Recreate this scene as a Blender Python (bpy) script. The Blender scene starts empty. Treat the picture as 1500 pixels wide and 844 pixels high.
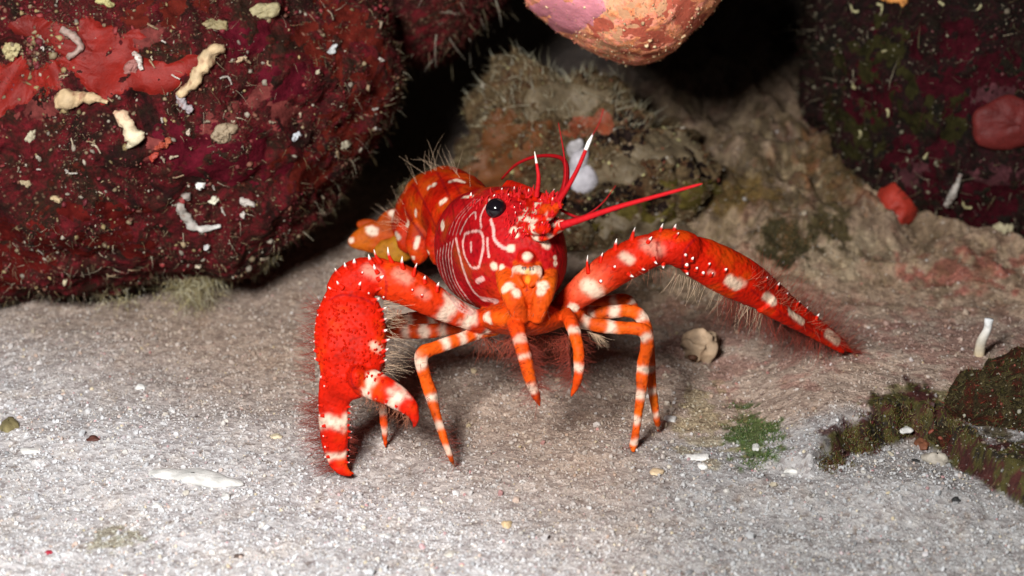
import bpy, math, random
import numpy as np
from mathutils import Vector
from mathutils.bvhtree import BVHTree

# ------------------------------------------------------------------ units: the script thinks in centimetres
K = 0.01
rng = np.random.default_rng(7)
random.seed(7)
SC = bpy.context.scene
COL = SC.collection

# ------------------------------------------------------------------ camera
CAM = np.array([0.0, -28.0, 14.0])
TGT = np.array([0.0, 0.0, 2.5])
TANH = 0.2676
TANV = TANH * 844 / 1500
FWD = (TGT - CAM) / np.linalg.norm(TGT - CAM)
RIGHT = np.array([1.0, 0.0, 0.0])
UP = np.cross(RIGHT, FWD)
cam_d = bpy.data.cameras.new('camera')
cam = bpy.data.objects.new('camera', cam_d)
COL.objects.link(cam)
cam.location = Vector(CAM * K)
cam.rotation_euler = Vector(FWD).to_track_quat('-Z', 'Y').to_euler()
cam_d.sensor_width = 36
cam_d.lens = 18 / TANH
cam_d.clip_start = 0.01
cam_d.clip_end = 50
cam_d.dof.use_dof = True
cam_d.dof.focus_distance = 30.4 * K
cam_d.dof.aperture_fstop = 22
SC.camera = cam

# ------------------------------------------------------------------ dim blue water all round and the diver's strobe
world = bpy.data.worlds.new('World')
SC.world = world
world.use_nodes = True
bg = world.node_tree.nodes['Background']
bg.inputs[0].default_value = (0.25, 0.45, 0.75, 1)
bg.inputs[1].default_value = 0.016
STROBE = np.array([-8.0, -25.0, 20.0])
ld = bpy.data.lights.new('camera_strobe', 'AREA')
ld.shape = 'DISK'
ld.size = 7.0 * K
ld.energy = 2.0
ld.color = (1.0, 0.98, 0.955)
lamp = bpy.data.objects.new('camera_strobe', ld)
COL.objects.link(lamp)
lamp.location = Vector(STROBE * K)
lamp.rotation_euler = Vector(np.array([0.5, 2.0, 0.0]) - STROBE).to_track_quat('-Z', 'Y').to_euler()
SC.view_settings.view_transform = 'Standard'
SC.view_settings.look = 'None'
SC.view_settings.exposure = 0.0
SC.view_settings.gamma = 1
SC.cycles.max_bounces = 5
SC.cycles.transparent_max_bounces = 8

# ------------------------------------------------------------------ pixel helpers (photo pixels 1500 x 844 -> a point at a chosen depth)
def W(px, py, d):
    return CAM + d * (FWD + (px - 750) / 750 * TANH * RIGHT + (422 - py) / 422 * TANV * UP)
def proj(V):
    Q = V - CAM
    d = Q @ FWD
    return 750 + (Q @ RIGHT) / d / TANH * 750, 422 - (Q @ UP) / d / TANV * 422, d
def cmpx(d=30.3):
    return 2 * TANH * d / 1500

# ------------------------------------------------------------------ numpy noise
def _hash(ix, iy, iz, s):
    h = (ix.astype(np.int64) * 374761393 + iy.astype(np.int64) * 668265263 + iz.astype(np.int64) * 2147483647 + s * 974711) & 0xffffffff
    h = ((h ^ (h >> 13)) * 1274126177) & 0xffffffff
    h = ((h ^ (h >> 16)) * 2246822519) & 0xffffffff
    h = h ^ (h >> 15)
    return (h & 0xffffff) / float(0xffffff)
def noise3(P, seed=0):
    P = np.asarray(P, float)
    I = np.floor(P).astype(np.int64)
    f = P - I
    u = f * f * f * (f * (f * 6 - 15) + 10)
    r = 0
    for dx in (0, 1):
        wx = u[:, 0] if dx else 1 - u[:, 0]
        for dy in (0, 1):
            wy = u[:, 1] if dy else 1 - u[:, 1]
            for dz in (0, 1):
                wz = u[:, 2] if dz else 1 - u[:, 2]
                h = _hash(I[:, 0] + dx, I[:, 1] + dy, I[:, 2] + dz, seed)
                a1 = h * 2 * math.pi; cz = (h * 917.31) % 1.0 * 2 - 1; sz_ = np.sqrt(1 - cz * cz)
                r = r + wx * wy * wz * (np.cos(a1) * sz_ * (f[:, 0] - dx) + np.sin(a1) * sz_ * (f[:, 1] - dy) + cz * (f[:, 2] - dz))
    return r * 1.9
ROT = np.array([[0.36, 0.48, -0.8], [-0.8, 0.6, 0.0], [0.48, 0.64, 0.6]])
def fbm(P, scale=1.0, octaves=4, seed=0, gain=0.5):
    P = np.asarray(P, float) * scale
    a, t, n = 1.0, 0, 0
    for k in range(octaves):
        t = t + a * noise3(P + 17.3 * k, seed + k)
        n += a
        a *= gain
        P = (P @ ROT) * 2.03
    return t / n
def sstep(a, b, x):
    t = np.clip((x - a) / (b - a), 0, 1)
    return t * t * (3 - 2 * t)

# ------------------------------------------------------------------ mesh linking and tags
def tag(o, label=None, cat=None, group=None, kind=None):
    if label: o['label'] = label
    if cat: o['category'] = cat
    if group: o['group'] = group
    if kind: o['kind'] = kind
    return o
def thing(name, loc, label, cat, group=None):
    o = bpy.data.objects.new(name, None)
    COL.objects.link(o)
    o.empty_display_size = 0.005
    o.location = Vector(np.asarray(loc) * K)
    o['base'] = [float(v) for v in loc]
    return tag(o, label, cat, group)
def mk(name, V, Q, T, mat, parent=None, base=None, col=None, smooth=True):
    """one mesh object from world-space verts in cm"""
    V = np.asarray(V, float)
    if base is None:
        b = parent
        while b is not None and 'base' not in b.keys(): b = b.parent
        base = np.array(b['base']) if b is not None else np.zeros(3)
    top = parent is None
    L = ((V - base) * K).astype(np.float32)
    me = bpy.data.meshes.new(name)
    Q = np.asarray(Q if Q is not None else [], np.int32).reshape(-1, 4)
    T = np.asarray(T if T is not None else [], np.int32).reshape(-1, 3)
    me.vertices.add(len(L)); me.vertices.foreach_set('co', L.ravel())
    li = np.concatenate([Q.ravel(), T.ravel()])
    me.loops.add(len(li)); me.loops.foreach_set('vertex_index', li)
    ls = np.concatenate([np.arange(len(Q)) * 4, len(Q) * 4 + np.arange(len(T)) * 3]).astype(np.int32)
    me.polygons.add(len(ls)); me.polygons.foreach_set('loop_start', ls)
    me.update(calc_edges=True)
    me.polygons.foreach_set('use_smooth', np.full(len(ls), smooth))
    if col is not None:
        c = np.ones((len(V), 4), np.float32); c[:, :3] = col
        at = me.color_attributes.new('tint', 'FLOAT_COLOR', 'POINT')
        at.data.foreach_set('color', c.ravel())
    me.materials.append(mat)
    o = bpy.data.objects.new(name, me)
    COL.objects.link(o)
    if top: o.location = Vector(np.asarray(base) * K)
    else: o.parent = parent
    return o

class Geo:
    def __init__(s): s.V, s.Q, s.T, s.C, s.n = [], [], [], [], 0
    def add(s, V, Q=None, T=None, C=(1, 1, 1)):
        V = np.asarray(V, float)
        if Q is not None and len(Q): s.Q.append(np.asarray(Q, np.int64) + s.n)
        if T is not None and len(T): s.T.append(np.asarray(T, np.int64) + s.n)
        s.V.append(V)
        C = np.asarray(C, float)
        s.C.append(np.broadcast_to(C, (len(V), 3)).copy())
        s.n += len(V)
    def arr(s):
        return (np.concatenate(s.V), np.concatenate(s.Q) if s.Q else np.zeros((0, 4), int),
                np.concatenate(s.T) if s.T else np.zeros((0, 3), int), np.concatenate(s.C))
    def build(s, name, mat, parent=None, base=None, smooth=True):
        V, Q, T, C = s.arr()
        return mk(name, V, Q, T, mat, parent, base, C, smooth)

def cat_rom(P, n):
    """resample key rows (any columns) with a Catmull-Rom curve"""
    P = np.asarray(P, float)
    if len(P) == 2:
        t = np.linspace(0, 1, n)[:, None]
        return P[0] * (1 - t) + P[1] * t
    E = np.vstack([2 * P[0] - P[1], P, 2 * P[-1] - P[-2]])
    seg = np.linalg.norm(np.diff(P[:, :3], axis=0), axis=1) + 1e-6
    cum = np.concatenate([[0], np.cumsum(seg)])
    s = np.linspace(0, cum[-1], n)
    i = np.clip(np.searchsorted(cum, s, side='right') - 1, 0, len(P) - 2)
    t = ((s - cum[i]) / seg[i])[:, None]
    p0, p1, p2, p3 = E[i], E[i + 1], E[i + 2], E[i + 3]
    return 0.5 * (2 * p1 + (p2 - p0) * t + (2 * p0 - 5 * p1 + 4 * p2 - p3) * t * t + (3 * p1 - p0 - 3 * p2 + p3) * t ** 3)

def loft(C, R1, R2, hint, ns=28, power=2.0):
    """closed tube round centres C; R1 radius square to the hint, R2 radius towards the hint"""
    C = np.asarray(C, float); n = len(C)
    tn = np.gradient(C, axis=0); tn /= np.linalg.norm(tn, axis=1)[:, None] + 1e-9
    b1 = np.cross(tn, hint); b1 /= np.linalg.norm(b1, axis=1)[:, None] + 1e-9
    b2 = np.cross(b1, tn)
    th = np.linspace(0, 2 * math.pi, ns, endpoint=False)
    cs, sn = np.cos(th), np.sin(th)
    if power != 2.0:
        cs = np.sign(cs) * np.abs(cs) ** (2 / power); sn = np.sign(sn) * np.abs(sn) ** (2 / power)
    V = C[:, None] + b1[:, None] * (np.asarray(R1)[:, None] * cs)[..., None] + b2[:, None] * (np.asarray(R2)[:, None] * sn)[..., None]
    V = V.reshape(-1, 3)
    i, j = np.meshgrid(np.arange(n - 1), np.arange(ns), indexing='ij')
    j2 = (j + 1) % ns
    Q = np.stack([i * ns + j, i * ns + j2, (i + 1) * ns + j2, (i + 1) * ns + j], -1).reshape(-1, 4)
    V = np.vstack([V, C[0] , C[-1]])
    a = np.arange(ns); b = (a + 1) % ns
    T = np.vstack([np.stack([np.full(ns, n * ns), b, a], -1), np.stack([np.full(ns, n * ns + 1), (n - 1) * ns + a, (n - 1) * ns + b], -1)])
    t = np.concatenate([np.repeat(np.linspace(0, 1, n), ns), [0, 1]])
    ang = np.concatenate([np.tile(th, n), [0, 0]])
    return V, Q, T, t, ang

# ------------------------------------------------------------------ materials
def mat_new(name):
    m = bpy.data.materials.new(name); m.use_nodes = True
    nt = m.node_tree; b = nt.nodes['Principled BSDF']
    return m, nt, b
def N(nt, t, **kw):
    n = nt.nodes.new(t)
    for k, v in kw.items(): setattr(n, k, v)
    return n
def coords(nt, scale=100.0):
    tc = N(nt, 'ShaderNodeTexCoord'); mp = N(nt, 'ShaderNodeMapping')
    mp.inputs['Scale'].default_value = (scale, scale, scale)
    nt.links.new(tc.outputs['Object'], mp.inputs['Vector'])
    return mp.outputs['Vector']
def noise_n(nt, vec, scale, detail=4, rough=0.6, dist=0.0):
    n = N(nt, 'ShaderNodeTexNoise'); n.inputs['Scale'].default_value = scale; n.inputs['Detail'].default_value = detail
    n.inputs['Roughness'].default_value = rough; n.inputs['Distortion'].default_value = dist
    nt.links.new(vec, n.inputs['Vector']); return n.outputs['Fac']
def ramp(nt, fac, stops):
    r = N(nt, 'ShaderNodeValToRGB'); el = r.color_ramp.elements
    while len(el) < len(stops): el.new(0.5)
    for e, (p, c) in zip(el, stops):
        e.position = p; e.color = (c[0], c[1], c[2], 1) if hasattr(c, '__len__') else (c, c, c, 1)
    nt.links.new(fac, r.inputs['Fac']); return r.outputs['Color']
def mixc(nt, fac, a, b, mode='MIX'):
    m = N(nt, 'ShaderNodeMix', data_type='RGBA', blend_type=mode)
    for s, v in ((m.inputs[0], fac), (m.inputs[6], a), (m.inputs[7], b)):
        if hasattr(v, 'links') or hasattr(v, 'is_linked'): nt.links.new(v, s)
        else: s.default_value = v if not hasattr(v, '__len__') else (v[0], v[1], v[2], 1)
    return m.outputs[2]
def bump(nt, b, h, strength, dist, prev=None):
    n = N(nt, 'ShaderNodeBump'); n.inputs['Strength'].default_value = strength; n.inputs['Distance'].default_value = dist * K
    nt.links.new(h, n.inputs['Height'])
    if prev is not None: nt.links.new(prev, n.inputs['Normal'])
    nt.links.new(n.outputs['Normal'], b.inputs['Normal']); return n.outputs['Normal']
def tint(nt):
    a = N(nt, 'ShaderNodeVertexColor'); a.layer_name = 'tint'; return a.outputs['Color']

def m_tint(name, rough=0.6, spec=0.3, mottle=0.25, mscale=6, bs=0.3, bd=0.02, bscale=25, sss=0.0, coat=0.0):
    """pigment from the mesh's own colours, with procedural mottling and relief"""
    m, nt, b = mat_new(name)
    v = coords(nt)
    c = tint(nt)
    n1 = noise_n(nt, v, mscale, 5, 0.65)
    c2 = mixc(nt, 1.0, c, ramp(nt, n1, [(0.3, 1 - mottle), (0.7, 1 + 0 * mottle)]), 'MULTIPLY')
    nt.links.new(c2, b.inputs['Base Color'])
    b.inputs['Roughness'].default_value = rough
    b.inputs['Specular IOR Level'].default_value = spec
    if sss:
        b.inputs['Subsurface Weight'].default_value = sss
        b.inputs['Subsurface Radius'].default_value = (1.0, 0.25, 0.1)
        b.inputs['Subsurface Scale'].default_value = 0.06 * K
    if coat:
        b.inputs['Coat Weight'].default_value = coat; b.inputs['Coat Roughness'].default_value = 0.12
    if bs: bump(nt, b, noise_n(nt, v, bscale, 5, 0.6), bs, bd)
    return m

def m_crust(name, cols, scale=1.0, rough=0.75, speck=0.0, speckc=(0.5, 0.45, 0.35), bs=0.8):
    """living rock crust: patches of several pigments, fine flecks and rough relief; multiplies the mesh colour"""
    m, nt, b = mat_new(name)
    v = coords(nt)
    n1 = noise_n(nt, v, 0.9 * scale, 6, 0.65, 1.2)
    k = len(cols)
    base = ramp(nt, n1, [(0.28 + 0.44 * i / (k - 1), cols[i]) for i in range(k)])
    n2 = noise_n(nt, v, 4.5 * scale, 6, 0.7, 0.6)
    base = mixc(nt, ramp(nt, n2, [(0.42, 0), (0.6, 1)]), base, mixc(nt, 0.75, base, cols[-2]))
    n3 = noise_n(nt, v, 13 * scale, 4, 0.7)
    base = mixc(nt, 1.0, base, ramp(nt, n3, [(0.25, 0.45), (0.75, 1.6)]), 'MULTIPLY')
    if speck:
        vo = N(nt, 'ShaderNodeTexVoronoi'); vo.inputs['Scale'].default_value = 9 * scale; nt.links.new(v, vo.inputs['Vector'])
        n4 = noise_n(nt, v, 2.2 * scale, 3, 0.6)
        dot = ramp(nt, vo.outputs['Distance'], [(0.12, 1), (0.3, 0)])
        f = N(nt, 'ShaderNodeMath', operation='MULTIPLY'); nt.links.new(dot, f.inputs[0]); nt.links.new(ramp(nt, n4, [(0.5, 0), (0.66, speck)]), f.inputs[1])
        base = mixc(nt, f.outputs[0], base, speckc)
    base = mixc(nt, 1.0, base, tint(nt), 'MULTIPLY')
    nt.links.new(base, b.inputs['Base Color'])
    b.inputs['Roughness'].default_value = rough; b.inputs['Specular IOR Level'].default_value = 0.15
    p = bump(nt, b, n2, bs, 0.12)
    bump(nt, b, n3, bs, 0.05, p)
    return m

def m_sand():
    m, nt, b = mat_new('coral_sand')
    v = coords(nt)
    c = tint(nt)
    vo = N(nt, 'ShaderNodeTexVoronoi'); vo.inputs['Scale'].default_value = 15; nt.links.new(v, vo.inputs['Vector'])
    sep = N(nt, 'ShaderNodeSeparateColor'); nt.links.new(vo.outputs['Color'], sep.inputs[0])
    g = ramp(nt, sep.outputs[0], [(0.0, (0.62, 0.56, 0.54)), (0.25, (0.86, 0.82, 0.80)), (0.6, (1.0, 0.97, 0.95)), (0.9, (1.1, 1.05, 1.0)), (1.0, (1.35, 1.35, 1.35))])
    c2 = mixc(nt, 1.0, c, g, 'MULTIPLY')
    n1 = noise_n(nt, v, 3.0, 6, 0.7)
    c3 = mixc(nt, 1.0, c2, ramp(nt, n1, [(0.3, (0.78, 0.74, 0.74)), (0.7, (1.1, 1.08, 1.06))]), 'MULTIPLY')
    nt.links.new(c3, b.inputs['Base Color'])
    b.inputs['Roughness'].default_value = 0.8; b.inputs['Specular IOR Level'].default_value = 0.3
    p = bump(nt, b, vo.outputs['Distance'], 0.5, 0.035)
    bump(nt, b, noise_n(nt, v, 7, 7, 0.75), 0.7, 0.07, p)
    return m

M_SAND = m_sand()
M_GRAIN = m_tint('shell_grit', 0.5, 0.5, 0.15, 20, 0.0)
M_SHELL = m_tint('lobster_shell', 0.55, 0.08, 0.12, 4, 0.0, coat=0.0)
_nt = M_SHELL.node_tree; _b = _nt.nodes['Principled BSDF']; _v = coords(_nt)
_vo = N(_nt, 'ShaderNodeTexVoronoi'); _vo.inputs['Scale'].default_value = 13; _nt.links.new(_v, _vo.inputs['Vector'])
_p = bump(_nt, _b, ramp(_nt, _vo.outputs['Distance'], [(0.0, 1), (0.8, 0)]), 0.5, 0.016)
bump(_nt, _b, noise_n(_nt, _v, 5, 5, 0.6), 0.4, 0.04, _p)
M_HAIR = m_tint('bristle', 0.5, 0.3, 0.0, 5, 0.0)
M_FUZZ = m_tint('algal_turf', 0.7, 0.2, 0.0, 5, 0.0)
M_SPONGE = m_tint('sponge_skin', 0.6, 0.3, 0.35, 3, 0.5, 0.04, 14, sss=0.1)
M_LIME = m_tint('limy_tube', 0.6, 0.35, 0.4, 5, 0.6, 0.03, 14)
M_FILM = m_tint('thin_crust_film', 0.9, 0.06, 0.75, 5, 0.8, 0.04, 12)
M_RED = m_crust('maroon_crust', [(0.003, 0.002, 0.001), (0.020, 0.0015, 0.002), (0.11, 0.005, 0.009), (0.014, 0.007, 0.003), (0.19, 0.009, 0.007)], 1.0, speck=0.6, speckc=(0.3, 0.2, 0.12))
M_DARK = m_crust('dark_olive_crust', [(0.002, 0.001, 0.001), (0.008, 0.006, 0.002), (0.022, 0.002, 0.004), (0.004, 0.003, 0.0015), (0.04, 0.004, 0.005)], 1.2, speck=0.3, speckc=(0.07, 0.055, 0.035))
M_LEDGE = m_crust('ledge_crust', [(0.010, 0.007, 0.003), (0.06, 0.055, 0.012), (0.09, 0.012, 0.008), (0.03, 0.022, 0.008), (0.10, 0.075, 0.03), (0.02, 0.015, 0.006), (0.08, 0.075, 0.015)], 2.2, speck=0.6, speckc=(0.35, 0.3, 0.2), bs=1.0)
M_MOUND = m_crust('brown_turf_rock', [(0.012, 0.008, 0.005), (0.08, 0.030, 0.012), (0.16, 0.11, 0.055), (0.04, 0.024, 0.010), (0.21, 0.155, 0.09)], 1.3, speck=0.4, speckc=(0.4, 0.36, 0.28))
M_PINK = m_crust('pink_crust', [(0.75, 0.14, 0.07), (0.88, 0.40, 0.20), (0.85, 0.30, 0.24), (0.82, 0.30, 0.13), (0.62, 0.10, 0.06)], 1.0, rough=0.6, speck=0.3, speckc=(0.9, 0.7, 0.4), bs=0.3)
M_CAVE = m_crust('cave_rock', [(0.03, 0.022, 0.014), (0.10, 0.075, 0.045), (0.06, 0.04, 0.025), (0.14, 0.10, 0.06)], 0.6)
m, nt, b = mat_new('black_eye')
b.inputs['Base Color'].default_value = (0.006, 0.004, 0.006, 1); b.inputs['Roughness'].default_value = 0.12
M_EYE = m

# ------------------------------------------------------------------ ground
LX = [-20, 3.5, 4.64, 5.0, 5.5, 6.0, 6.5, 6.85, 7.0, 7.3, 7.8, 9.0, 20]
LY = [-1.6, -1.7, -1.7, -1.35, -.85, -.4, -.25, -.6, -1.3, -2.2, -2.8, -3.2, -4]
def ledge_y(x):
    return np.interp(x, LX, LY) + (0.10 * np.sin(x * 5.1) + 0.06 * np.sin(x * 11.7 + 1)) * sstep(7.0, 6.4, x)
def ledge_d(x, y):
    e = .05
    return (y - ledge_y(x)) / np.sqrt(1 + ((ledge_y(x + e) - ledge_y(x - e)) / (2 * e)) ** 2)
def ground_h(x, y, detail=True):
    x = np.asarray(x, float); y = np.asarray(y, float)
    P = np.stack([x, y, np.zeros_like(x)], -1).reshape(-1, 3)
    m = sstep(-4.5, 3.0, x)
    z = m * (0.26 - 0.07 * sstep(4.5, 8.0, x)) * np.maximum(0, np.sqrt((y - 3.5) ** 2 * (y > 3.5) + 0.3) - 0.55) * 1.0
    z = np.minimum(z, 2.6 + 0.05 * y) 
    z = z + 0.10 * (1 - m) * sstep(4, 8, y)
    # ledge at the lower right: the pale slab stands a little above the loose sand in front of it
    yc = ledge_y(x)
    z = z + 0.50 * sstep(3.6, 5.4, x) * sstep(-0.08, 0.26, ledge_d(x, y) + .05 * fbm(P, 2.2, 3, 19).reshape(x.shape)) * (1 - 0.7 * sstep(1, 6, y))
    # loose sand heaped in front
    z = z + 0.26 * np.exp(-((x - 6.0) / 1.6) ** 2 - ((y + 2.3) / 0.7) ** 2)
    z = z + 0.18 * np.exp(-((x + 5.5) / 2.4) ** 2 - ((y + 0.2) / 0.8) ** 2)
    f = fbm(P, 0.35, 3, 3).reshape(x.shape)
    z = z + 0.13 * f
    if detail:
        rough = 1 + 3.6 * sstep(1.5, 4, x) * sstep(3.2, 7, y)
        z = z + 0.62 * sstep(1.0, 4, x) * sstep(4, 8, y) * (1 - 2.2 * np.abs(fbm(P, 0.55, 4, 71))).reshape(x.shape)
        z = z + 0.045 * rough * fbm(P, 1.7, 4, 11, 0.6).reshape(x.shape)
        z = z + 0.05 * fbm(P, .95, 2, 29).reshape(x.shape) + 0.035 * fbm(P, 4.5, 3, 27).reshape(x.shape) + 0.014 * fbm(P, 11, 2, 23).reshape(x.shape)
    return z
def _ground_bvh():
    hx = np.arange(-14, 18, .09); hy = np.arange(-9, 24, .09)
    A, B = np.meshgrid(hx, hy); V = np.stack([A, B, ground_h(A, B)], -1).reshape(-1, 3)
    i, j = np.meshgrid(np.arange(len(hy) - 1), np.arange(len(hx) - 1), indexing='ij'); n = len(hx)
    Q = np.stack([i * n + j, i * n + j + 1, (i + 1) * n + j + 1, (i + 1) * n + j], -1).reshape(-1, 4)
    return BVHTree.FromPolygons(V.tolist(), Q.tolist())
GB = _ground_bvh()
def G(px, py):
    l, n, i, d = GB.ray_cast(Vector(CAM), Vector(W(px, py, 1.0) - CAM).normalized())
    return np.array(l) if l is not None else W(px, py, 60)

def axis_grid(lo, hi, step, far):
    c = np.arange(lo, hi + step / 2, step)
    g = [step]; 
    while sum(g) < far: g.append(g[-1] * 1.25)
    g = np.cumsum(g)
    return np.concatenate([lo - g[::-1], c, hi + g])
gx = axis_grid(-11, 14, 0.045, 250); gy = axis_grid(-7, 20, 0.045, 250)
X, Y = np.meshgrid(gx, gy)
Z = ground_h(X, Y)
GV = np.stack([X, Y, Z], -1).reshape(-1, 3)
nx, ny = len(gx), len(gy)
i, j = np.meshgrid(np.arange(ny - 1), np.arange(nx - 1), indexing='ij')
GQ = np.stack([i * nx + j, i * nx + j + 1, (i + 1) * nx + j + 1, (i + 1) * nx + j], -1).reshape(-1, 4)

def ground_colour(P):
    """pigment of the sea floor: pale sand, pinkish coralline, olive and green algal patches; shade painted in towards the back"""
    x, y = P[:, 0], P[:, 1]
    F = P * [1, 1, 0]
    c = np.empty((len(P), 3))
    left = np.array([0.555, 0.57, 0.595]); right = np.array([0.40, 0.325, 0.27])
    t = sstep(-8.0, 0.5, x + 1.5 * y + .8 * fbm(F, .5, 2, 88))[:, None]
    c[:] = left * (1 - t) + right * t
    # greyer loose sand at the front right
    t = (sstep(1, 3, x) * sstep(0.2, -0.8, y))[:, None]
    c = c * (1 - t) + np.array([0.36, 0.37, 0.38]) * t
    t = (sstep(4.0, 8.5, y - .1 * x) * sstep(-1, 2, x))[:, None]; c = c * (1 - .4 * t)  # slope dims towards the back: falloff of light painted into its colour
    def patch(px, py, rx, ry, colr, k=1.0, sc=2.2, seed=0, cut=0.0):
        nonlocal c
        gxp, gyp, _ = proj(P)
        d = ((gxp - px) / rx) ** 2 + ((gyp - py) / ry) ** 2
        n = fbm(F, sc, 4, 40 + seed, 0.6) * 1.9
        w = k * sstep(0.12, -0.22, d - 0.55 + n * 0.9 + cut)
        w = (w * (np.abs(d) < 4))[:, None]
        c = c * (1 - w) + np.array(colr) * w
    patch(1230, 370, 90, 40, (0.40, 0.36, 0.29), 0.8, 2.0, 31)
    patch(1190, 250, 70, 50, (0.36, 0.31, 0.22), 0.8, 2.4, 32)
    patch(1060, 330, 60, 30, (0.36, 0.30, 0.22), 0.8, 2.4, 33)
    patch(1150, 250, 150, 110, (0.07, 0.055, 0.03), 0.8, 2.6, 1, 0.18)
    patch(1250, 230, 110, 90, (0.22, 0.09, 0.03), 0.6, 3.5, 2, 0.2)
    patch(1150, 355, 60, 45, (0.05, 0.045, 0.015), 0.95, 3.0, 3)
    patch(1215, 330, 40, 40, (0.07, 0.06, 0.02), 0.9, 3.5, 4)
    patch(1060, 280, 90, 35, (0.16, 0.11, 0.03), 0.8, 2.0, 5)
    patch(1120, 480, 260, 130, (0.30, 0.12, 0.10), 0.45, 1.5, 6, 0.25)
    patch(1420, 400, 130, 50, (0.32, 0.07, 0.07), 0.7, 2.5, 7, 0.2)
    patch(1400, 500, 170, 90, (0.28, 0.13, 0.11), 0.5, 2.5, 8, 0.25)
    patch(1105, 640, 52, 50, (0.06, 0.10, 0.02), 0.95, 3.0, 9, -0.05)
    patch(1030, 620, 60, 60, (0.30, 0.26, 0.12), 0.5, 2.4, 10)
    patch(1340, 590, 90, 26, (0.12, 0.12, 0.02), 0.7, 2.6, 11, 0.05)
    patch(1290, 628, 95, 20, (0.06, 0.012, 0.012), 0.9, 3.5, 13, -0.1)
    patch(1465, 600, 55, 50, (0.05, 0.035, 0.012), 0.9, 2.4, 14, -0.1)
    patch(160, 790, 60, 22, (0.24, 0.22, 0.10), 0.6, 2.4, 16)
    patch(900, 300, 200, 120, (0.07, 0.05, 0.03), 0.9, 2.0, 17, -0.1)
    # the rising slope: brown and olive turf between pale silt
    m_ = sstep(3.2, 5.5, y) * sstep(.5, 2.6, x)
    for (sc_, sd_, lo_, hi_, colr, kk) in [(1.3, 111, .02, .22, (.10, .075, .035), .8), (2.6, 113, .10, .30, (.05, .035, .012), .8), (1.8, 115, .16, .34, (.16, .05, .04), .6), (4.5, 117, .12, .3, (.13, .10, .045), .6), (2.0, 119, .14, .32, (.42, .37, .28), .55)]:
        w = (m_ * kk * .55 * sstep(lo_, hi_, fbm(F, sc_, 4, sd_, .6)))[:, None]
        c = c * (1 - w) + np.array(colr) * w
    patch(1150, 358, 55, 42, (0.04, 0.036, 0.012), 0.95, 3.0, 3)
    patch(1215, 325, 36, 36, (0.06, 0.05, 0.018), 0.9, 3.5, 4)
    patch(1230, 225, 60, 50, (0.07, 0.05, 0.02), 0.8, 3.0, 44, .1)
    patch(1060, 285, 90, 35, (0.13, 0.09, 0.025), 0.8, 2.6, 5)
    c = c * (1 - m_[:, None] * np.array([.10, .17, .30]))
    # soft drifts of silt and coarser, warmer shell hash
    q = fbm(F, .55, 3, 201); c = c * (1 + .16 * q)[:, None]
    w = (.35 * sstep(.1, .5, fbm(F, 1.1, 4, 205, .6)))[:, None]; c = c * (1 - w) + c * np.array([.96, .84, .72]) * w
    w = (.30 * sstep(.15, .5, fbm(F, 1.6, 4, 207, .6)))[:, None]; c = c * (1 - w) + c * .62 * w
    # algae along and behind the ledge
    yc = ledge_y(x); n = fbm(P, 1.3, 5, 91, .65); n2 = fbm(P, 3.1, 4, 95, .6)
    wid = 0.22 + 0.45 * sstep(5.2, 6.6, x) + 0.7 * sstep(7.2, 8.0, x)
    w = sstep(4.4, 5.1, x + n) * sstep(-.12, -.04, ledge_d(x, y) + .07 * n) * sstep(1.25, .75, ledge_d(x, y) / wid + n * 1.3) * sstep(wid + 1.0, wid + .5, y - yc)
    olive = np.array([.055, .05, .010]); mar = np.array([.045, .010, .008]); dk = np.array([.015, .011, .006])
    pc = np.where((n2 > .12)[:, None], mar, np.where((n2 < -.15)[:, None], dk, olive))
    c = c * (1 - w[:, None]) + pc * w[:, None]
    # shade of the deep crevice, painted into its floor as a dark tone
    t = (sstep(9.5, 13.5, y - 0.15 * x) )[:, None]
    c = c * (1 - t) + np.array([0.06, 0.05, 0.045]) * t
    # brown flecks everywhere
    n = fbm(F, 6.0, 3, 77, 0.6)
    w = (sstep(0.33, 0.5, n) * 0.6)[:, None]
    c = c * (1 - w) + np.array([0.16, 0.11, 0.07]) * w
    return c
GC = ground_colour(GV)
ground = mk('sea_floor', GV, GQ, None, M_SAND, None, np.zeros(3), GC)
tag(ground, kind='structure')

ICO = None
def ico():
    global ICO
    if ICO is None:
        t = (1 + 5 ** .5) / 2
        v = np.array([(-1, t, 0), (1, t, 0), (-1, -t, 0), (1, -t, 0), (0, -1, t), (0, 1, t), (0, -1, -t), (0, 1, -t), (t, 0, -1), (t, 0, 1), (-t, 0, -1), (-t, 0, 1)], float)
        v /= np.linalg.norm(v[0])
        f = np.array([(0, 11, 5), (0, 5, 1), (0, 1, 7), (0, 7, 10), (0, 10, 11), (1, 5, 9), (5, 11, 4), (11, 10, 2), (10, 7, 6), (7, 1, 8), (3, 9, 4), (3, 4, 2), (3, 2, 6), (3, 6, 8), (3, 8, 9), (4, 9, 5), (2, 4, 11), (6, 2, 10), (8, 6, 7), (9, 8, 1)])
        ICO = (v, f)
    return ICO
def scatter_grains(name, P, size, cols, label, flat=0.7):
    v, f = ico(); n = len(P)
    A = rng.normal(size=(n, 3, 3)); Qm, _ = np.linalg.qr(A)
    s = size[:, None, None] * rng.uniform(0.55, 1.3, (n, 1, 3)) 
    vv = (v[None] * (1 + rng.uniform(-.22, .22, (n, 12, 1)))) * s
    vv = np.einsum('nij,nkj->nki', Qm, vv)
    V = (P[:, None] + vv).reshape(-1, 3)
    T = (f[None] + (np.arange(n) * 12)[:, None, None]).reshape(-1, 3)
    C = np.repeat(cols, 12, axis=0)
    o = mk(name, V, None, T, M_GRAIN, None, np.zeros(3), C, smooth=False)
    return tag(o, label, None, None, 'stuff')
n = 70000
gxs = rng.uniform(-10, 12, n); gys = -6 + 16 * rng.power(0.8, n) ** 1.3
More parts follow.
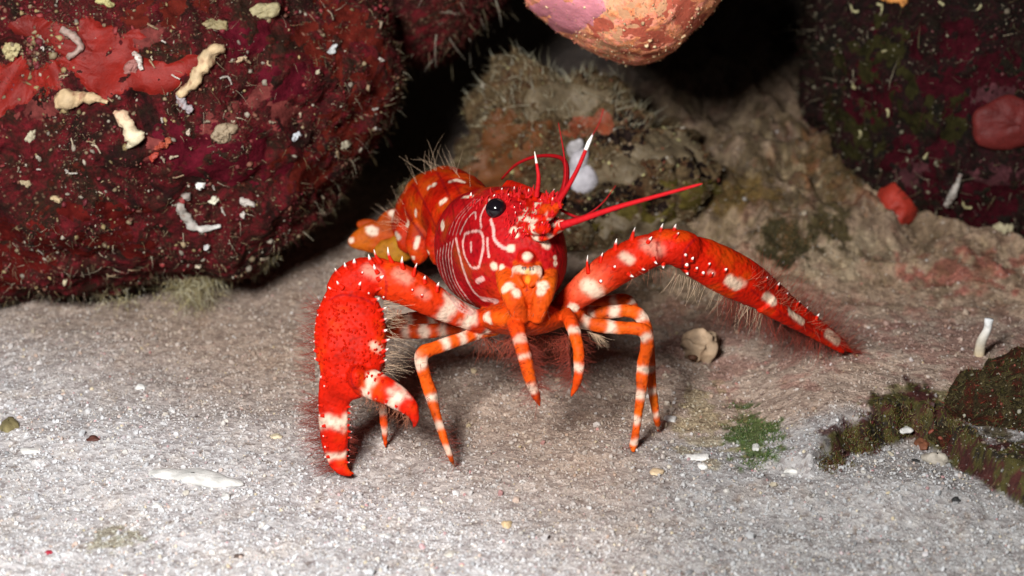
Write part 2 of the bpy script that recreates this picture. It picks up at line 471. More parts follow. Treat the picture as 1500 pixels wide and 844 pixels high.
keep = (rng.uniform(size=n) < 1 - 0.55 * sstep(2.5, 5, gxs) * sstep(-0.4, 0.3, gys)) 
gxs, gys = gxs[keep], gys[keep]; n = len(gxs)
sz = 0.012 + 0.022 * rng.power(0.35, n) ** 1.6 + 0.03 * (rng.uniform(size=n) > 0.985)
gp = np.stack([gxs, gys, ground_h(gxs, gys) + sz * 0.35], -1)
gc = ground_colour(gp)
pal = np.array([(0.8, 0.8, 0.8), (0.66, 0.56, 0.42), (0.5, 0.47, 0.46), (0.5, 0.28, 0.16), (0.12, 0.07, 0.05), (0.45, 0.08, 0.08), (0.03, 0.03, 0.035), (0.66, 0.5, 0.2)])
pi = rng.choice(8, n, p=[.16, .12, .42, .1, .07, .04, .05, .04])
w = rng.uniform(0.05, 0.6, (n, 1)); w[pi == 2] *= 0.3
gc = gc * rng.uniform(0.8, 1.25, (n, 1)) * (1 - w) + pal[pi] * w * (0.4 + gc.mean(1, keepdims=True) * 1.2)
scatter_grains('coral_grit', gp, sz, np.clip(gc, 0, .92), 'loose coral grit and shell grains lying over the pale sea floor')

# ------------------------------------------------------------------ rocks from outlines, with real depth and thickness
def blob(outline, centre, depth, front, back, nth=360, nph=200, pw=2.3, lump=0.35, ls=0.5, fine=0.10, fs=2.5, seed=0, squash=1.0):
    c = W(centre[0], centre[1], depth)
    O = np.array([W(x, y, depth) for x, y in outline]) - c
    u, v = O @ RIGHT, O @ UP
    ang = np.arctan2(v, u); r = np.hypot(u, v)
    o = np.argsort(ang); ang, r = ang[o], r[o]
    A = np.concatenate([ang - 2 * math.pi, ang, ang + 2 * math.pi]); R = np.tile(r, 3)
    th = np.linspace(-math.pi, math.pi, nth, endpoint=False)
    rr = np.interp(th, A, R)
    ker = np.hanning(7); ker /= ker.sum()
    rr = np.convolve(np.concatenate([rr[-3:], rr, rr[:3]]), ker, 'valid')
    ph = np.linspace(0.004, math.pi - 0.004, nph)
    sp = np.sin(ph) ** (2 / pw); cp = np.sign(np.cos(ph)) * np.abs(np.cos(ph)) ** (2 / pw)
    D = np.where(cp > 0, front, back) * cp
    V = c + (rr[None, :, None] * sp[:, None, None]) * (np.cos(th)[None, :, None] * RIGHT + np.sin(th)[None, :, None] * UP) - D[:, None, None] * FWD
    V = V.reshape(-1, 3)
    # displace along the approximate normal
    Nn = (np.cos(th)[None, :, None] * RIGHT + np.sin(th)[None, :, None] * UP) * sp[:, None, None] / max(rr.mean(), 1e-3) - (cp / np.where(cp > 0, front, back))[:, None, None] * FWD
    Nn = Nn.reshape(-1, 3); Nn /= np.linalg.norm(Nn, axis=1)[:, None]
    f1 = fbm(V, ls, 3, seed); f2 = fbm(V, fs, 5, seed + 9, 0.62)
    rid = 1 - np.abs(fbm(V, fs * 0.7, 3, seed + 31)) * 2
    V = V + Nn * (lump * f1 + fine * f2 + fine * 0.5 * rid)[:, None]
    i, j = np.meshgrid(np.arange(nph - 1), np.arange(nth), indexing='ij'); j2 = (j + 1) % nth
    Q = np.stack([i * nth + j, (i + 1) * nth + j, (i + 1) * nth + j2, i * nth + j2], -1).reshape(-1, 4)
    a = np.arange(nth); b2 = (a + 1) % nth
    n0 = len(V)
    V = np.vstack([V, V[:nth].mean(0), V[-nth:].mean(0)])
    T = np.vstack([np.stack([np.full(nth, n0), a, b2], -1), np.stack([np.full(nth, n0 + 1), (nph - 1) * nth + b2, (nph - 1) * nth + a], -1)])
    Nn = np.vstack([Nn, -FWD, FWD])
    return V, Q, T, Nn, c

class Surf:
    """lets later pieces be set on a surface where a photo pixel sees it"""
    def __init__(s, V, Q, T):
        polys = np.asarray(Q).tolist() + np.asarray(T).tolist()
        s.b = BVHTree.FromPolygons(V.tolist(), polys)
    def hit(s, px, py):
        p = W(px, py, 1.0) - CAM
        l, n, i, d = s.b.ray_cast(Vector(CAM), Vector(p).normalized())
        return (np.array(l), np.array(n)) if l is not None else (None, None)

def strands(name, P, D, length, rad, cols, mat, parent, label=None, bend=0.3, seg=4, sides=3, droop=(0, 0, 0), tip=0.15, tipcol=None):
    """many thin curved tapering strands as one countless mass"""
    n = len(P)
    D = D / (np.linalg.norm(D, axis=1)[:, None] + 1e-9)
    side = np.cross(D, rng.normal(size=(n, 3))); side /= np.linalg.norm(side, axis=1)[:, None] + 1e-9
    t = np.linspace(0, 1, seg + 1)
    L = np.broadcast_to(np.asarray(length, float), (n,))
    B = rng.normal(size=n) * bend
    C = P[:, None] + D[:, None] * (L[:, None] * t)[..., None] + side[:, None] * ((B * L)[:, None] * t ** 2)[..., None] + np.array(droop) * (L[:, None] * t ** 2)[..., None]
    s2 = np.cross(D, side)
    th = np.linspace(0, 2 * math.pi, sides, endpoint=False)
    R = np.broadcast_to(np.asarray(rad, float), (n,))[:, None] * (1 - (1 - tip) * t)
    V = C[:, :, None] + (side[:, None, None] * np.cos(th)[None, None, :, None] + s2[:, None, None] * np.sin(th)[None, None, :, None]) * R[:, :, None, None]
    V = V.reshape(-1, 3)
    k, i, j = np.meshgrid(np.arange(n), np.arange(seg), np.arange(sides), indexing='ij')
    j2 = (j + 1) % sides; b0 = k * (seg + 1) * sides
    Q = np.stack([b0 + i * sides + j, b0 + i * sides + j2, b0 + (i + 1) * sides + j2, b0 + (i + 1) * sides + j], -1).reshape(-1, 4)
    cols = np.broadcast_to(np.asarray(cols, float), (n, 3))
    C4 = np.repeat(cols[:, None], (seg + 1), axis=1)
    if tipcol is not None:
        C4 = C4 * (1 - t[None, :, None]) + np.asarray(tipcol)[None, None] * t[None, :, None]
    C4 = np.repeat(C4, sides, axis=1).reshape(-1, 3)
    o = mk(name, V, Q, None, mat, parent, None if parent is not None else np.zeros(3), C4)
    tag(o, label, None, None, 'stuff')
    return o

def fuzz_on(V, Nn, n, sel=None, **kw):
    idx = np.arange(len(V)) if sel is None else np.nonzero(sel)[0]
    idx = rng.choice(idx, n)
    D = Nn[idx] + rng.normal(size=(n, 3)) * 0.7
    return V[idx], D

def facing(V, Nn, xr=(-80, 1580), yr=(-60, 900)):
    px, py, d = proj(V)
    f = np.einsum('ij,ij->i', Nn, CAM - V) / np.linalg.norm(CAM - V, axis=1)
    return (px > xr[0]) & (px < xr[1]) & (py > yr[0]) & (py < yr[1]) & (f > -0.35)

def lump_on(name, surf, px, py, rpx, rpy, h, col, mat, parent, rot=0.0, label=None, seed=1, rough=0.12, ns=1.0):
    """a cushion-like growth sitting on a surface at a pixel; rpx/rpy half sizes in photo pixels"""
    p, nrm = surf.hit(px, py)
    if p is None: return None
    d = (p - CAM) @ FWD
    k = cmpx(d)
    u = RIGHT * math.cos(rot) + UP * math.sin(rot); u = u - nrm * (u @ nrm); u /= np.linalg.norm(u)
    v = np.cross(nrm, u)
    nth, nph = 40, 22
    th = np.linspace(0, 2 * math.pi, nth, endpoint=False); ph = np.linspace(0.02, math.pi - 0.02, nph)
    rr = 1 + rough * np.array([math.sin(2 * a + seed) + 0.7 * math.sin(3 * a + seed * 2.3) + 0.5 * math.sin(5 * a + seed * 4.1) for a in th])
    V = p + (np.sin(ph)[:, None, None] * rr[None, :, None]) * (np.cos(th)[None, :, None] * u * rpx * k + np.sin(th)[None, :, None] * v * rpy * k) + np.cos(ph)[:, None, None] * nrm * h
    V = V.reshape(-1, 3)
    V += (fbm(V, 1.6 / max(h, .1), 4, seed, .6) * h * 0.9 * ns)[:, None] * nrm
    V = p + (V - p) * (1 + .35 * ns * fbm(V, 1.2 / max(rpx * k, .05), 3, seed + 2)[:, None])
    i, j = np.meshgrid(np.arange(nph - 1), np.arange(nth), indexing='ij'); j2 = (j + 1) % nth
    Q = np.stack([i * nth + j, (i + 1) * nth + j, (i + 1) * nth + j2, i * nth + j2], -1).reshape(-1, 4)
    cc = np.broadcast_to(np.array(col, float), (len(V), 3)) * (1 + 0.25 * fbm(V, 4, 3, seed + 5)[:, None])
    o = mk(name, V, Q, None, mat, parent, None, cc)
    if label: o['label'] = label
    return o

def crust_on(name, V, Q, Nn, spots, h, col, mat, parent, label=None, seed=1, rag=.35, sc=1.6):
    """an encrusting sheet that follows the rock below it: spots = (px, py, rx, ry, rotation)"""
    px, py, d = proj(V); w = np.full(len(V), -9.0)
    f = np.einsum('ij,ij->i', Nn, CAM - V) > -1
    for (x, y, rx, ry, rot) in spots:
        a, b2 = px - x, y - py; u = a * math.cos(rot) + b2 * math.sin(rot); v = -a * math.sin(rot) + b2 * math.cos(rot)
        w = np.maximum(w, 1 - np.sqrt((u / rx) ** 2 + (v / ry) ** 2))
    w = np.where(f, w, -9) + rag * fbm(V, sc, 4, seed, .55) * 1.6
    keep = w[Q].max(1) > -.12
    q = Q[keep]; ids, inv = np.unique(q, return_inverse=True); q = inv.reshape(q.shape)
    P = V[ids]; ww = w[ids]
    # relax so that the sheet is smoother than the rock
    E_ = np.vstack([q[:, [0, 1]], q[:, [1, 2]], q[:, [2, 3]], q[:, [3, 0]]]); E_ = np.vstack([E_, E_[:, ::-1]])
    S_ = P.copy(); cnt = np.bincount(E_[:, 0], minlength=len(P))[:, None]
    for _ in range(12):
        acc = np.stack([np.bincount(E_[:, 0], S_[E_[:, 1], k], minlength=len(P)) for k in range(3)], -1); S_ = acc / np.maximum(cnt, 1)
    g = sstep(0, .3, ww)[:, None]
    P = P * (1 - g) + S_ * g + Nn[ids] * (h * np.clip(sstep(-.1, .35, ww) * 1.3 - .3, -.3, 1))[:, None]
    cc = np.array(col) * (1 + .35 * fbm(P, 2.5, 4, seed + 3)[:, None])
    o = mk(name, P, q, None, mat, parent, None, np.clip(cc, 0, 1))
    if label: o['label'] = label
    return o

def tube_on(name, surf, pts, rads, col, mat, parent, lift=0.05, label=None, flat=1.0, tipcol=None):
    P = []
    for (px, py) in pts:
        p, nrm = surf.hit(px, py)
        if p is None: return None
        P.append(p + nrm * lift)
    P = np.array(P)
    d = (P[0] - CAM) @ FWD
    A = cat_rom(np.hstack([P, (np.array(rads) * cmpx(d) * .92)[:, None]]), 26)
    A[:, 3] = np.maximum(A[:, 3], 0.004)
    V, Q, T, t, ang = loft(A[:, :3], A[:, 3], A[:, 3] * flat, FWD, 16)
    ax = A[np.clip((t * 25).astype(int), 0, 25), :3]; out = V - ax; rm = A[:, 3].max()
    V = V + out * (1.1 * fbm(V, .55 / rm, 4, int(rng.integers(99)), .6) + .35 * fbm(V, 2.5 / rm, 2, 4))[:, None]
    C = np.array(col)[None] * (1 + .5 * fbm(V, .8 / rm, 3, 8)[:, None]) 
    st = sstep(.12, .4, fbm(V, .9 / rm, 3, int(rng.integers(99))))[:, None] * .7
    C = C * (1 - st) + np.array((.22, .07, .04)) * st
    if tipcol is not None: C = C * (1 - t[:, None]) + np.array(tipcol) * t[:, None]
    o = mk(name, V, Q, T, mat, parent, None, C)
    if label: o['label'] = label
    return o

ROCKQ = []
def rock(name, outline, centre, depth, front, back, mat, label, cat='rock', colfn=None, group=None, **kw):
    V, Q, T, Nn, c = blob(outline, centre, depth, front, back, **kw)
    base = np.array([c[0], c[1], V[:, 2].min()])
    t = thing(name, base, label, cat, group)
    ROCKQ.append(Q)
    C = np.ones((len(V), 3)) if colfn is None else colfn(V)
    mk('stone', V, Q, T, mat, t, None, C)
    return t, V, Nn, Surf(V, Q, T)

# the big maroon boulder at the left
L_OUT = [(-520, 330), (-300, 400), (-100, 408), (0, 410), (60, 416), (120, 426), (185, 424), (235, 408), (290, 396), (350, 384), (385, 352), (425, 340), (462, 302), (478, 268), (508, 244), (522, 212), (556, 182), (570, 140), (566, 100), (556, 60), (560, 20), (545, -60), (540, -160), (420, -300), (100, -380), (-300, -360), (-560, -100)]
boulder, LV, LN, LS = rock('boulder', L_OUT, (110, 90), 35.8, 3.4, 5.0, M_RED, 'big maroon crusted boulder overhanging the sand on the left', 'boulder', nth=620, nph=330, lump=0.62, ls=0.42, fine=0.22, fs=1.5, seed=2, pw=2.2)
LQ_ = ROCKQ[-1]
RED = np.array([0.55, 0.011, 0.002]); DRED = np.array([0.42, 0.008, 0.010]); ORG = np.array([0.68, 0.085, 0.006]); WHT = np.array([0.74, 0.56, 0.43])
CRIM = np.array([0.34, 0.004, 0.009]); YEL = np.array([0.82, 0.30, 0.02])
BASE = G(765, 585)
lob = thing('reef_lobster', BASE, 'bright red reef lobster with white banded legs standing on the sand', 'lobster')
SRC = Geo()
def rows(keys, n):
    """keys: (px, py, depth, radius in px) -> world centres and radii"""
    A = np.array([list(W(k[0], k[1], k[2])) + [k[3] * cmpx(k[2])] for k in keys])
    B = cat_rom(A, n); B[:, 3] = np.maximum(B[:, 3], 0.006)
    return B[:, :3], B[:, 3]
def limb(keys, col, bands=(), n=90, ns=26, flat=0.85, hint=None, bc=WHT, power=2.0, grad=None):
    """bands: (t centre, half width) of white rings; t runs 0..1 along the limb"""
    C, R = rows(keys, n)
    V, Q, T, t, ang = loft(C, R, R * flat, FWD if hint is None else hint, ns, power)
    cc = np.ones((len(V), 3)) * np.asarray(col)
    if grad is not None: cc = cc * (1 - t[:, None]) + np.asarray(grad) * t[:, None]
    nz = fbm(V, 7, 3, 5)
    for (tc, tw) in bands:
        w = .95 * sstep(tw * 1.2, tw * 0.45, np.abs(t - tc) + nz * tw * 1.1)[:, None]
        cc = cc * (1 - w) + np.asarray(bc) * w
    SRC.add(V, Q, T, cc)
    return C, R
def ellip(px, py, d, rx, ry, rd, col, rot=0.0):
    k = cmpx(d); c = W(px, py, d)
    th = np.linspace(0, 2 * math.pi, 24, endpoint=False); ph = np.linspace(0.03, math.pi - 0.03, 14)
    u = RIGHT * math.cos(rot) + UP * math.sin(rot); v = UP * math.cos(rot) - RIGHT * math.sin(rot)
    V = (c + np.sin(ph)[:, None, None] * (np.cos(th)[None, :, None] * u * rx * k + np.sin(th)[None, :, None] * v * ry * k) - np.cos(ph)[:, None, None] * FWD * rd).reshape(-1, 3)
    i, j = np.meshgrid(np.arange(13), np.arange(24), indexing='ij'); j2 = (j + 1) % 24
    Q = np.stack([i * 24 + j, (i + 1) * 24 + j, (i + 1) * 24 + j2, i * 24 + j2], -1).reshape(-1, 4)
    a = np.arange(24); b2 = (a + 1) % 24; V = np.vstack([V, V[:24].mean(0), V[-24:].mean(0)])
    T = np.vstack([np.stack([np.full(24, 336), a, b2], -1), np.stack([np.full(24, 337), 312 + b2, 312 + a], -1)])
    SRC.add(V, Q, T, col)

# carapace: rings square to the body axis, which points to the right and towards us
HD = math.radians(32)
AX = np.array([math.sin(HD), -math.cos(HD), 0.20]); AX /= np.linalg.norm(AX)
k0 = cmpx(31)
def ring_loft(stations, ns, col, n=70, up=np.array([0, 0, 1.0]), power=2.0):
    A = cat_rom(np.array([list(W(a, b_, d)) + [rw, rh] for a, b_, d, rw, rh in stations]), n)
    A[:, 3:] = np.maximum(A[:, 3:], 0.01)
    V, Q, T, t, ang = loft(A[:, :3], A[:, 3], A[:, 4], up, ns, power)
    SRC.add(V, Q, T, col)
    return V, t, ang
ring_loft([(676, 338, 32.6, .34, .50), (686, 352, 32.1, .56, .76), (704, 362, 31.5, .80, .95), (730, 366, 30.9, .88, 1.02), (757, 366, 30.3, .82, .98), (778, 362, 29.85, .62, .82), (790, 356, 29.6, .36, .56), (796, 352, 29.5, .12, .24)], 64, CRIM * .8 + RED * .2)
# branchial swelling low on the near flank
ellip(702, 400, 31.0, 44, 48, .75, CRIM * .8 + RED * .2)
# rostrum, eye sockets, antennal bases
ellip(732, 307, 30.1, 13, 13, .22, DRED)
limb([(742, 283, 31.0, 20), (765, 287, 30.2, 17), (790, 291, 29.6, 11), (808, 292, 29.2, 6), (826, 290, 28.8, 1.5)], RED, flat=.55)
ellip(732, 308, 30.25, 21, 17, .32, RED)
ellip(812, 296, 30.1, 13, 12, .3, RED)
limb([(748, 330, 30.2, 15), (768, 330, 29.6, 15), (784, 333, 29.2, 11), (800, 333, 28.9, 9)], RED, [(.45, .05), (.8, .05)], flat=.9)
limb([(775, 312, 29.8, 12), (795, 309, 29.3, 9), (812, 304, 28.9, 7), (822, 300, 28.7, 4)], ORG * .5 + RED * .5, [(.35, .08)], flat=.9)
limb([(790, 345, 29.9, 12), (808, 336, 29.5, 11), (820, 330, 29.2, 9), (829, 328, 29.05, 5)], RED, [(.75, .10)], flat=.9)
ellip(762, 352, 29.75, 18, 14, .25, RED, .3)
ellip(792, 358, 29.7, 15, 13, .25, RED, -.3)
# eye stalk, brow ridge, antennal scales, cheek ridges
limb([(748, 300, 30.3, 9), (738, 304, 30.0, 9), (728, 306, 29.85, 8)], DRED, flat=.9, n=30)
limb([(708, 300, 30.6, 5), (718, 288, 30.3, 6), (736, 283, 30.1, 6), (756, 286, 29.9, 5), (776, 290, 29.6, 3)], RED * .8, flat=.9, n=50)
limb([(712, 318, 30.5, 4), (722, 330, 30.15, 5), (730, 346, 29.95, 5), (744, 358, 29.75, 4)], RED, flat=.9, n=50)
limb([(754, 316, 29.9, 8), (772, 318, 29.4, 7), (790, 319, 29.1, 5), (806, 316, 28.9, 2)], RED, [(.45, .08)], flat=.55, n=50)
limb([(770, 300, 29.8, 7), (786, 301, 29.4, 6), (800, 302, 29.1, 4), (812, 306, 28.9, 2)], RED * .9, [(.5, .1)], flat=.55, n=50)
limb([(788, 322, 29.3, 7), (803, 318, 29.0, 6), (814, 308, 28.9, 5), (818, 296, 28.85, 3)], RED * .8, [(.5, .08)], flat=.8, n=50)
limb([(776, 342, 29.5, 7), (792, 348, 29.3, 7), (806, 344, 29.2, 5), (816, 336, 29.1, 3)], RED, [(.35, .1), (.75, .07)], flat=.8, n=50)
limb([(728, 372, 30.0, 4), (744, 377, 29.75, 6), (758, 373, 29.6, 5), (766, 366, 29.5, 3)], RED, flat=.9, n=40)
limb([(782, 366, 29.5, 4), (794, 372, 29.6, 6), (808, 370, 29.8, 4)], RED, flat=.9, n=40)
for sx in (-1, 1):
    limb([(772 + sx * 14, 384, 29.5, 5), (772 + sx * 17, 398, 29.25, 6), (772 + sx * 11, 412, 29.15, 5), (772 + sx * 4, 420, 29.1, 3)], ORG, [(.5, .12)], flat=.9, n=40)
    limb([(772 + sx * 24, 386, 29.7, 5), (772 + sx * 30, 400, 29.5, 6), (772 + sx * 26, 416, 29.35, 5)], ORG * .7 + RED * .3, flat=.9, n=40)
# mouth field: paired limbs folded over the mouth
ellip(772, 378, 29.45, 15, 13, .22, RED)
ellip(772, 397, 29.35, 22, 12, .22, ORG)
limb([(738, 392, 29.9, 13), (742, 412, 29.45, 15), (750, 432, 29.2, 16), (758, 452, 29.2, 14), (764, 472, 29.3, 11)], ORG, flat=.9)
limb([(806, 388, 29.9, 12), (803, 410, 29.45, 14), (797, 430, 29.2, 15), (790, 452, 29.2, 13), (785, 470, 29.3, 11)], ORG, flat=.9)
ellip(772, 425, 29.5, 22, 34, .35, ORG * .8 + RED * .2)
# coxal mass under the body where all limbs meet
ellip(765, 466, 30.1, 66, 26, .8, ORG * .6 + RED * .4)
ellip(712, 470, 30.5, 34, 18, .55, ORG * .5 + RED * .5)
ellip(825, 460, 30.4, 36, 20, .55, ORG * .6 + RED * .4)

# abdomen: overlapping rings arching up and back, then down to the tail
ab = cat_rom(np.array([list(W(a, b_, d)) + [r] for a, b_, d, r in [(694, 332, 32.2, .54), (674, 312, 32.8, .60), (652, 299, 33.4, .62), (632, 306, 33.9, .58), (616, 324, 34.2, .50), (604, 338, 34.4, .42), (596, 346, 34.5, .32)]]), 150)
tt = np.linspace(0, 1, 150)
saw = 1 + 0.11 * ((tt * 6.2) % 1.0) - 0.05
V, Q, T, t, ang = loft(ab[:, :3], ab[:, 3] * saw, ab[:, 3] * saw * 1.02, np.array([0.25, -0.2, 1.0]), 48)
nz = fbm(V, 2.2, 3, 8)
w = np.clip(0.16 + nz * 1.7, 0, 1)[:, None]; dk = (1 - .75 * sstep(.10, .0, (t * 6.2) % 1.0))[:, None]
SRC.add(V, Q, T, ((RED * .60) * (1 - w) + (ORG * .72) * w) * dk)
def plate(outline, ctr, d, th, colr, pw=2.6):
    V, Q, T, Nn, c = blob(outline, ctr, d, th, th, nth=90, nph=40, pw=pw, lump=0, fine=.012, fs=3, seed=3)
    SRC.add(V, Q[:, ::-1] if False else Q, T, colr(V) if callable(colr) else colr)
# side plates hanging from each abdominal ring
plate([(646, 318), (664, 335), (660, 365), (648, 386), (638, 390), (628, 372), (626, 345)], (645, 350), 32.6, .16, RED * .75)
plate([(612, 318), (632, 332), (630, 360), (620, 384), (610, 390), (600, 372), (598, 345)], (615, 350), 33.2, .16, RED * .6 + ORG * .2)
plate([(588, 325), (604, 335), (604, 358), (598, 372), (590, 368), (582, 350)], (594, 346), 33.8, .13, RED * .6 + ORG * .2)
def tailcol(V):
    x = proj(V)[0]; n_ = fbm(V, 2.5, 3, 4); w_ = (sstep(600, 515, x) * .7 + n_ * .5).clip(0, 1)[:, None]
    return (RED * .42 + ORG * .15) * (1 - w_) + (ORG * .45 + YEL * .22) * w_
plate([(618, 296), (590, 308), (552, 326), (518, 343), (508, 351), (511, 360), (532, 366), (570, 362), (604, 356)], (570, 340), 34.5, .13, tailcol)
plate([(606, 348), (572, 352), (548, 364), (546, 372), (562, 380), (590, 382), (608, 372)], (578, 366), 34.3, .09, YEL * .42)
plate([(606, 330), (560, 330), (528, 322), (520, 328), (528, 338), (560, 350), (604, 352)], (565, 338), 34.9, .08, ORG * .5)
# left cheliped (left in the picture): arm, wrist, broad palm, fixed finger, movable finger
limb([(728, 478, 30.3, 10.8), (706, 474, 30.0, 15.3), (676, 462, 29.8, 18.0), (640, 444, 29.6, 23.4), (604, 424, 29.5, 27.9), (576, 412, 29.5, 29.7), (556, 408, 29.5, 25.2), (546, 408, 29.5, 14.4)], RED * .75 + ORG * .25, [(.13, .035), (.30, .05), (.47, .05)], n=150, ns=40)
limb([(572, 402, 29.5, 20), (556, 404, 29.5, 27), (534, 408, 29.5, 31), (516, 418, 29.5, 33), (508, 432, 29.45, 31), (506, 442, 29.4, 20)], RED, n=60, ns=40)
limb([(518, 416, 29.45, 26), (514, 432, 29.4, 36), (513, 452, 29.35, 46), (513, 480, 29.3, 52), (513, 510, 29.25, 52), (511, 536, 29.25, 47), (503, 556, 29.25, 40), (493, 574, 29.3, 28), (489, 592, 29.35, 23), (489, 620, 29.4, 22), (490, 646, 29.5, 20), (493, 668, 29.6, 16), (499, 684, 29.6, 11), (508, 692, 29.6, 6), (519, 695, 29.6, 1.5)], RED, [(.68, .032), (.855, .026)], n=190, ns=56, flat=.50, power=2.5)
limb([(522, 548, 29.3, 20), (536, 558, 29.05, 22), (552, 566, 28.9, 21), (568, 574, 28.8, 19), (584, 584, 28.75, 17), (598, 595, 28.7, 14), (606, 608, 28.7, 9), (608, 620, 28.75, 4.5), (604, 628, 28.8, 1)], RED, [(.33, .065), (.62, .07)], n=100, ns=32, flat=.75)
ellip(524, 552, 29.0, 16, 18, .25, RED)

# right cheliped: long arm, wrist, slender palm running away over the sand
limb([(812, 462, 30.3, 13.5), (832, 444, 30.1, 18.9), (856, 424, 30.0, 23.4), (884, 404, 29.95, 27.0), (912, 386, 29.9, 27.9), (940, 372, 29.9, 27.0), (962, 366, 29.95, 22.5), (974, 364, 30, 12.6)], RED * .7 + ORG * .3, [], n=140, ns=40, grad=RED)
limb([(950, 366, 30.0, 20), (968, 362, 30.0, 26), (988, 362, 30.0, 27), (1004, 368, 30.1, 28), (1012, 376, 30.2, 20)], RED, n=60, ns=40)
limb([(994, 370, 30.1, 20.5), (1012, 374, 30.2, 28.8), (1040, 386, 30.4, 32.6), (1072, 402, 30.7, 33.5), (1104, 420, 31.0, 29.8), (1130, 436, 31.3, 24.2), (1152, 450, 31.6, 18.6), (1178, 468, 31.9, 15.3), (1205, 486, 32.2, 13.0), (1226, 500, 32.5, 9.3), (1240, 510, 32.7, 5.6), (1250, 517, 32.8, 1.4)], RED, [], n=170, ns=44, flat=.7)
limb([(1120, 440, 31.1, 20), (1150, 462, 31.4, 13), (1180, 480, 31.8, 10), (1212, 500, 32.3, 7), (1236, 516, 32.6, 3)], RED, [], n=80, ns=28, flat=.8)

# walking legs: each a chain of segments, tips on the sand
def leg(keys, bands, col=ORG, n=150, flat=.9):
    keys = [(a, b_, c_, r * .79) for a, b_, c_, r in keys]
    return limb(keys, col, bands, n=n, ns=22, flat=flat)
def gp(px, py):
    p = G(px, py); return (p - CAM) @ FWD - 0.05
dA = gp(666, 684)
leg([(726, 480, 30.3, 14), (700, 488, 30.1, 13), (668, 499, 29.9, 12.5), (640, 509, 29.8, 13), (620, 517, 29.7, 14), (617, 530, 29.7, 13), (624, 555, 29.8, 11.5), (631, 576, 29.85, 12), (637, 600, 29.8, 9.5), (648, 635, 29.7, 8), (658, 664, 29.7, 6.5), (666, 684, dA, 2)], [(.115, .018), (.19, .018), (.275, .018), (.43, .03), (.61, .022), (.74, .02), (.86, .022), (.985, .02)])
dB = gp(565, 656)
leg([(722, 474, 30.9, 12), (680, 478, 31.0, 13), (640, 484, 31.0, 14), (600, 486, 31.0, 14), (572, 486, 31.0, 13), (558, 500, 31.0, 11), (556, 540, 30.8, 10), (560, 590, 30.5, 8), (563, 625, 30.4, 7), (565, 656, dB, 2)], [(.12, .02), (.22, .02), (.30, .02), (.38, .02), (.68, .02), (.83, .018), (.92, .018)], ORG * .6 + RED * .4)
leg([(716, 466, 31.4, 11), (670, 464, 31.6, 12), (630, 464, 31.7, 13), (595, 468, 31.7, 12), (570, 478, 31.7, 10), (548, 520, 31.6, 8), (540, 560, 31.3, 7), (540, 585, 31.2, 3)], [(.2, .02), (.32, .02), (.44, .02)], (ORG * .5 + RED * .5) * .8)
dD = gp(928, 662); dE = gp(963, 634)
leg([(838, 466, 30.3, 15), (858, 472, 30.1, 14), (880, 477, 30.0, 13), (905, 480, 29.95, 12.5), (930, 481, 29.9, 13), (944, 486, 29.9, 14), (948, 502, 29.95, 13), (943, 528, 30.05, 12), (941, 548, 30.1, 12.5), (939, 575, 30.1, 10), (935, 606, 30.2, 9), (931, 636, 30.3, 8), (928, 652, 30.4, 8), (928, 662, dD, 3)], [(.10, .025), (.22, .025), (.40, .02), (.565, .02), (.69, .02), (.815, .018), (.93, .022)])
leg([(842, 455, 30.7, 14), (866, 457, 30.6, 13), (892, 457, 30.5, 12.5), (916, 455, 30.5, 12), (934, 460, 30.5, 13), (945, 476, 30.5, 12), (950, 505, 30.55, 11), (952, 540, 30.6, 10), (955, 566, 30.6, 8.5), (959, 595, 30.7, 8), (963, 618, 30.8, 7), (964, 632, dE, 3)], [(.09, .02), (.21, .025), (.36, .02), (.62, .018), (.74, .018), (.86, .018), (.96, .018)])
leg([(848, 452, 31.1, 13), (880, 444, 31.1, 11), (908, 438, 31.1, 10), (924, 442, 31.1, 9), (932, 458, 31.1, 8), (938, 490, 31.2, 6)], [(.4, .04), (.62, .03)], ORG * .8 + RED * .2)
# the pair of short hanging limbs under the mouth
leg([(745, 462, 29.6, 12), (756, 478, 29.2, 15), (762, 500, 29.0, 13.5), (768, 520, 28.95, 13), (774, 545, 29.0, 12), (780, 566, 29.1, 10), (786, 582, 29.2, 7), (791, 596, 29.3, 2)], [(.40, .035), (.52, .02), (.80, .045)], ORG * .6 + RED * .4)
leg([(828, 458, 29.8, 12), (836, 472, 29.5, 13), (843, 492, 29.3, 12), (847, 510, 29.25, 11.5), (848, 530, 29.25, 11), (847, 550, 29.3, 9.5), (843, 566, 29.4, 7), (836, 582, 29.5, 2)], [(.34, .04), (.67, .045)], ORG * .6 + RED * .4)

# one continuous skin over all of it
sV, sQ, sT, sC = SRC.arr()
me = bpy.data.meshes.new('tmp_body')
me.from_pydata([tuple(v) for v in sV.tolist()], [], [tuple(q) for q in sQ.tolist()] + [tuple(q) for q in sT.tolist()])
ob = bpy.data.objects.new('tmp_body', me); COL.objects.link(ob)
mod = ob.modifiers.new('r', 'REMESH'); mod.mode = 'VOXEL'; mod.voxel_size = 0.024
ms = ob.modifiers.new('s', 'SMOOTH'); ms.factor = 0.5; ms.iterations = 2
dg = bpy.context.evaluated_depsgraph_get()
ev = ob.evaluated_get(dg); m2 = ev.to_mesh()
nv = len(m2.vertices); BV = np.empty(nv * 3, np.float32); m2.vertices.foreach_get('co', BV); BV = BV.reshape(-1, 3).astype(float)
BN = np.empty(nv * 3, np.float32); m2.vertices.foreach_get('normal', BN); BN = BN.reshape(-1, 3).astype(float)
npoly = len(m2.polygons); BQ = np.empty(npoly * 4, np.int32); m2.polygons.foreach_get('vertices', BQ); BQ = BQ.reshape(-1, 4)
ev.to_mesh_clear(); bpy.data.objects.remove(ob); bpy.data.meshes.remove(me)
print('body verts', nv)
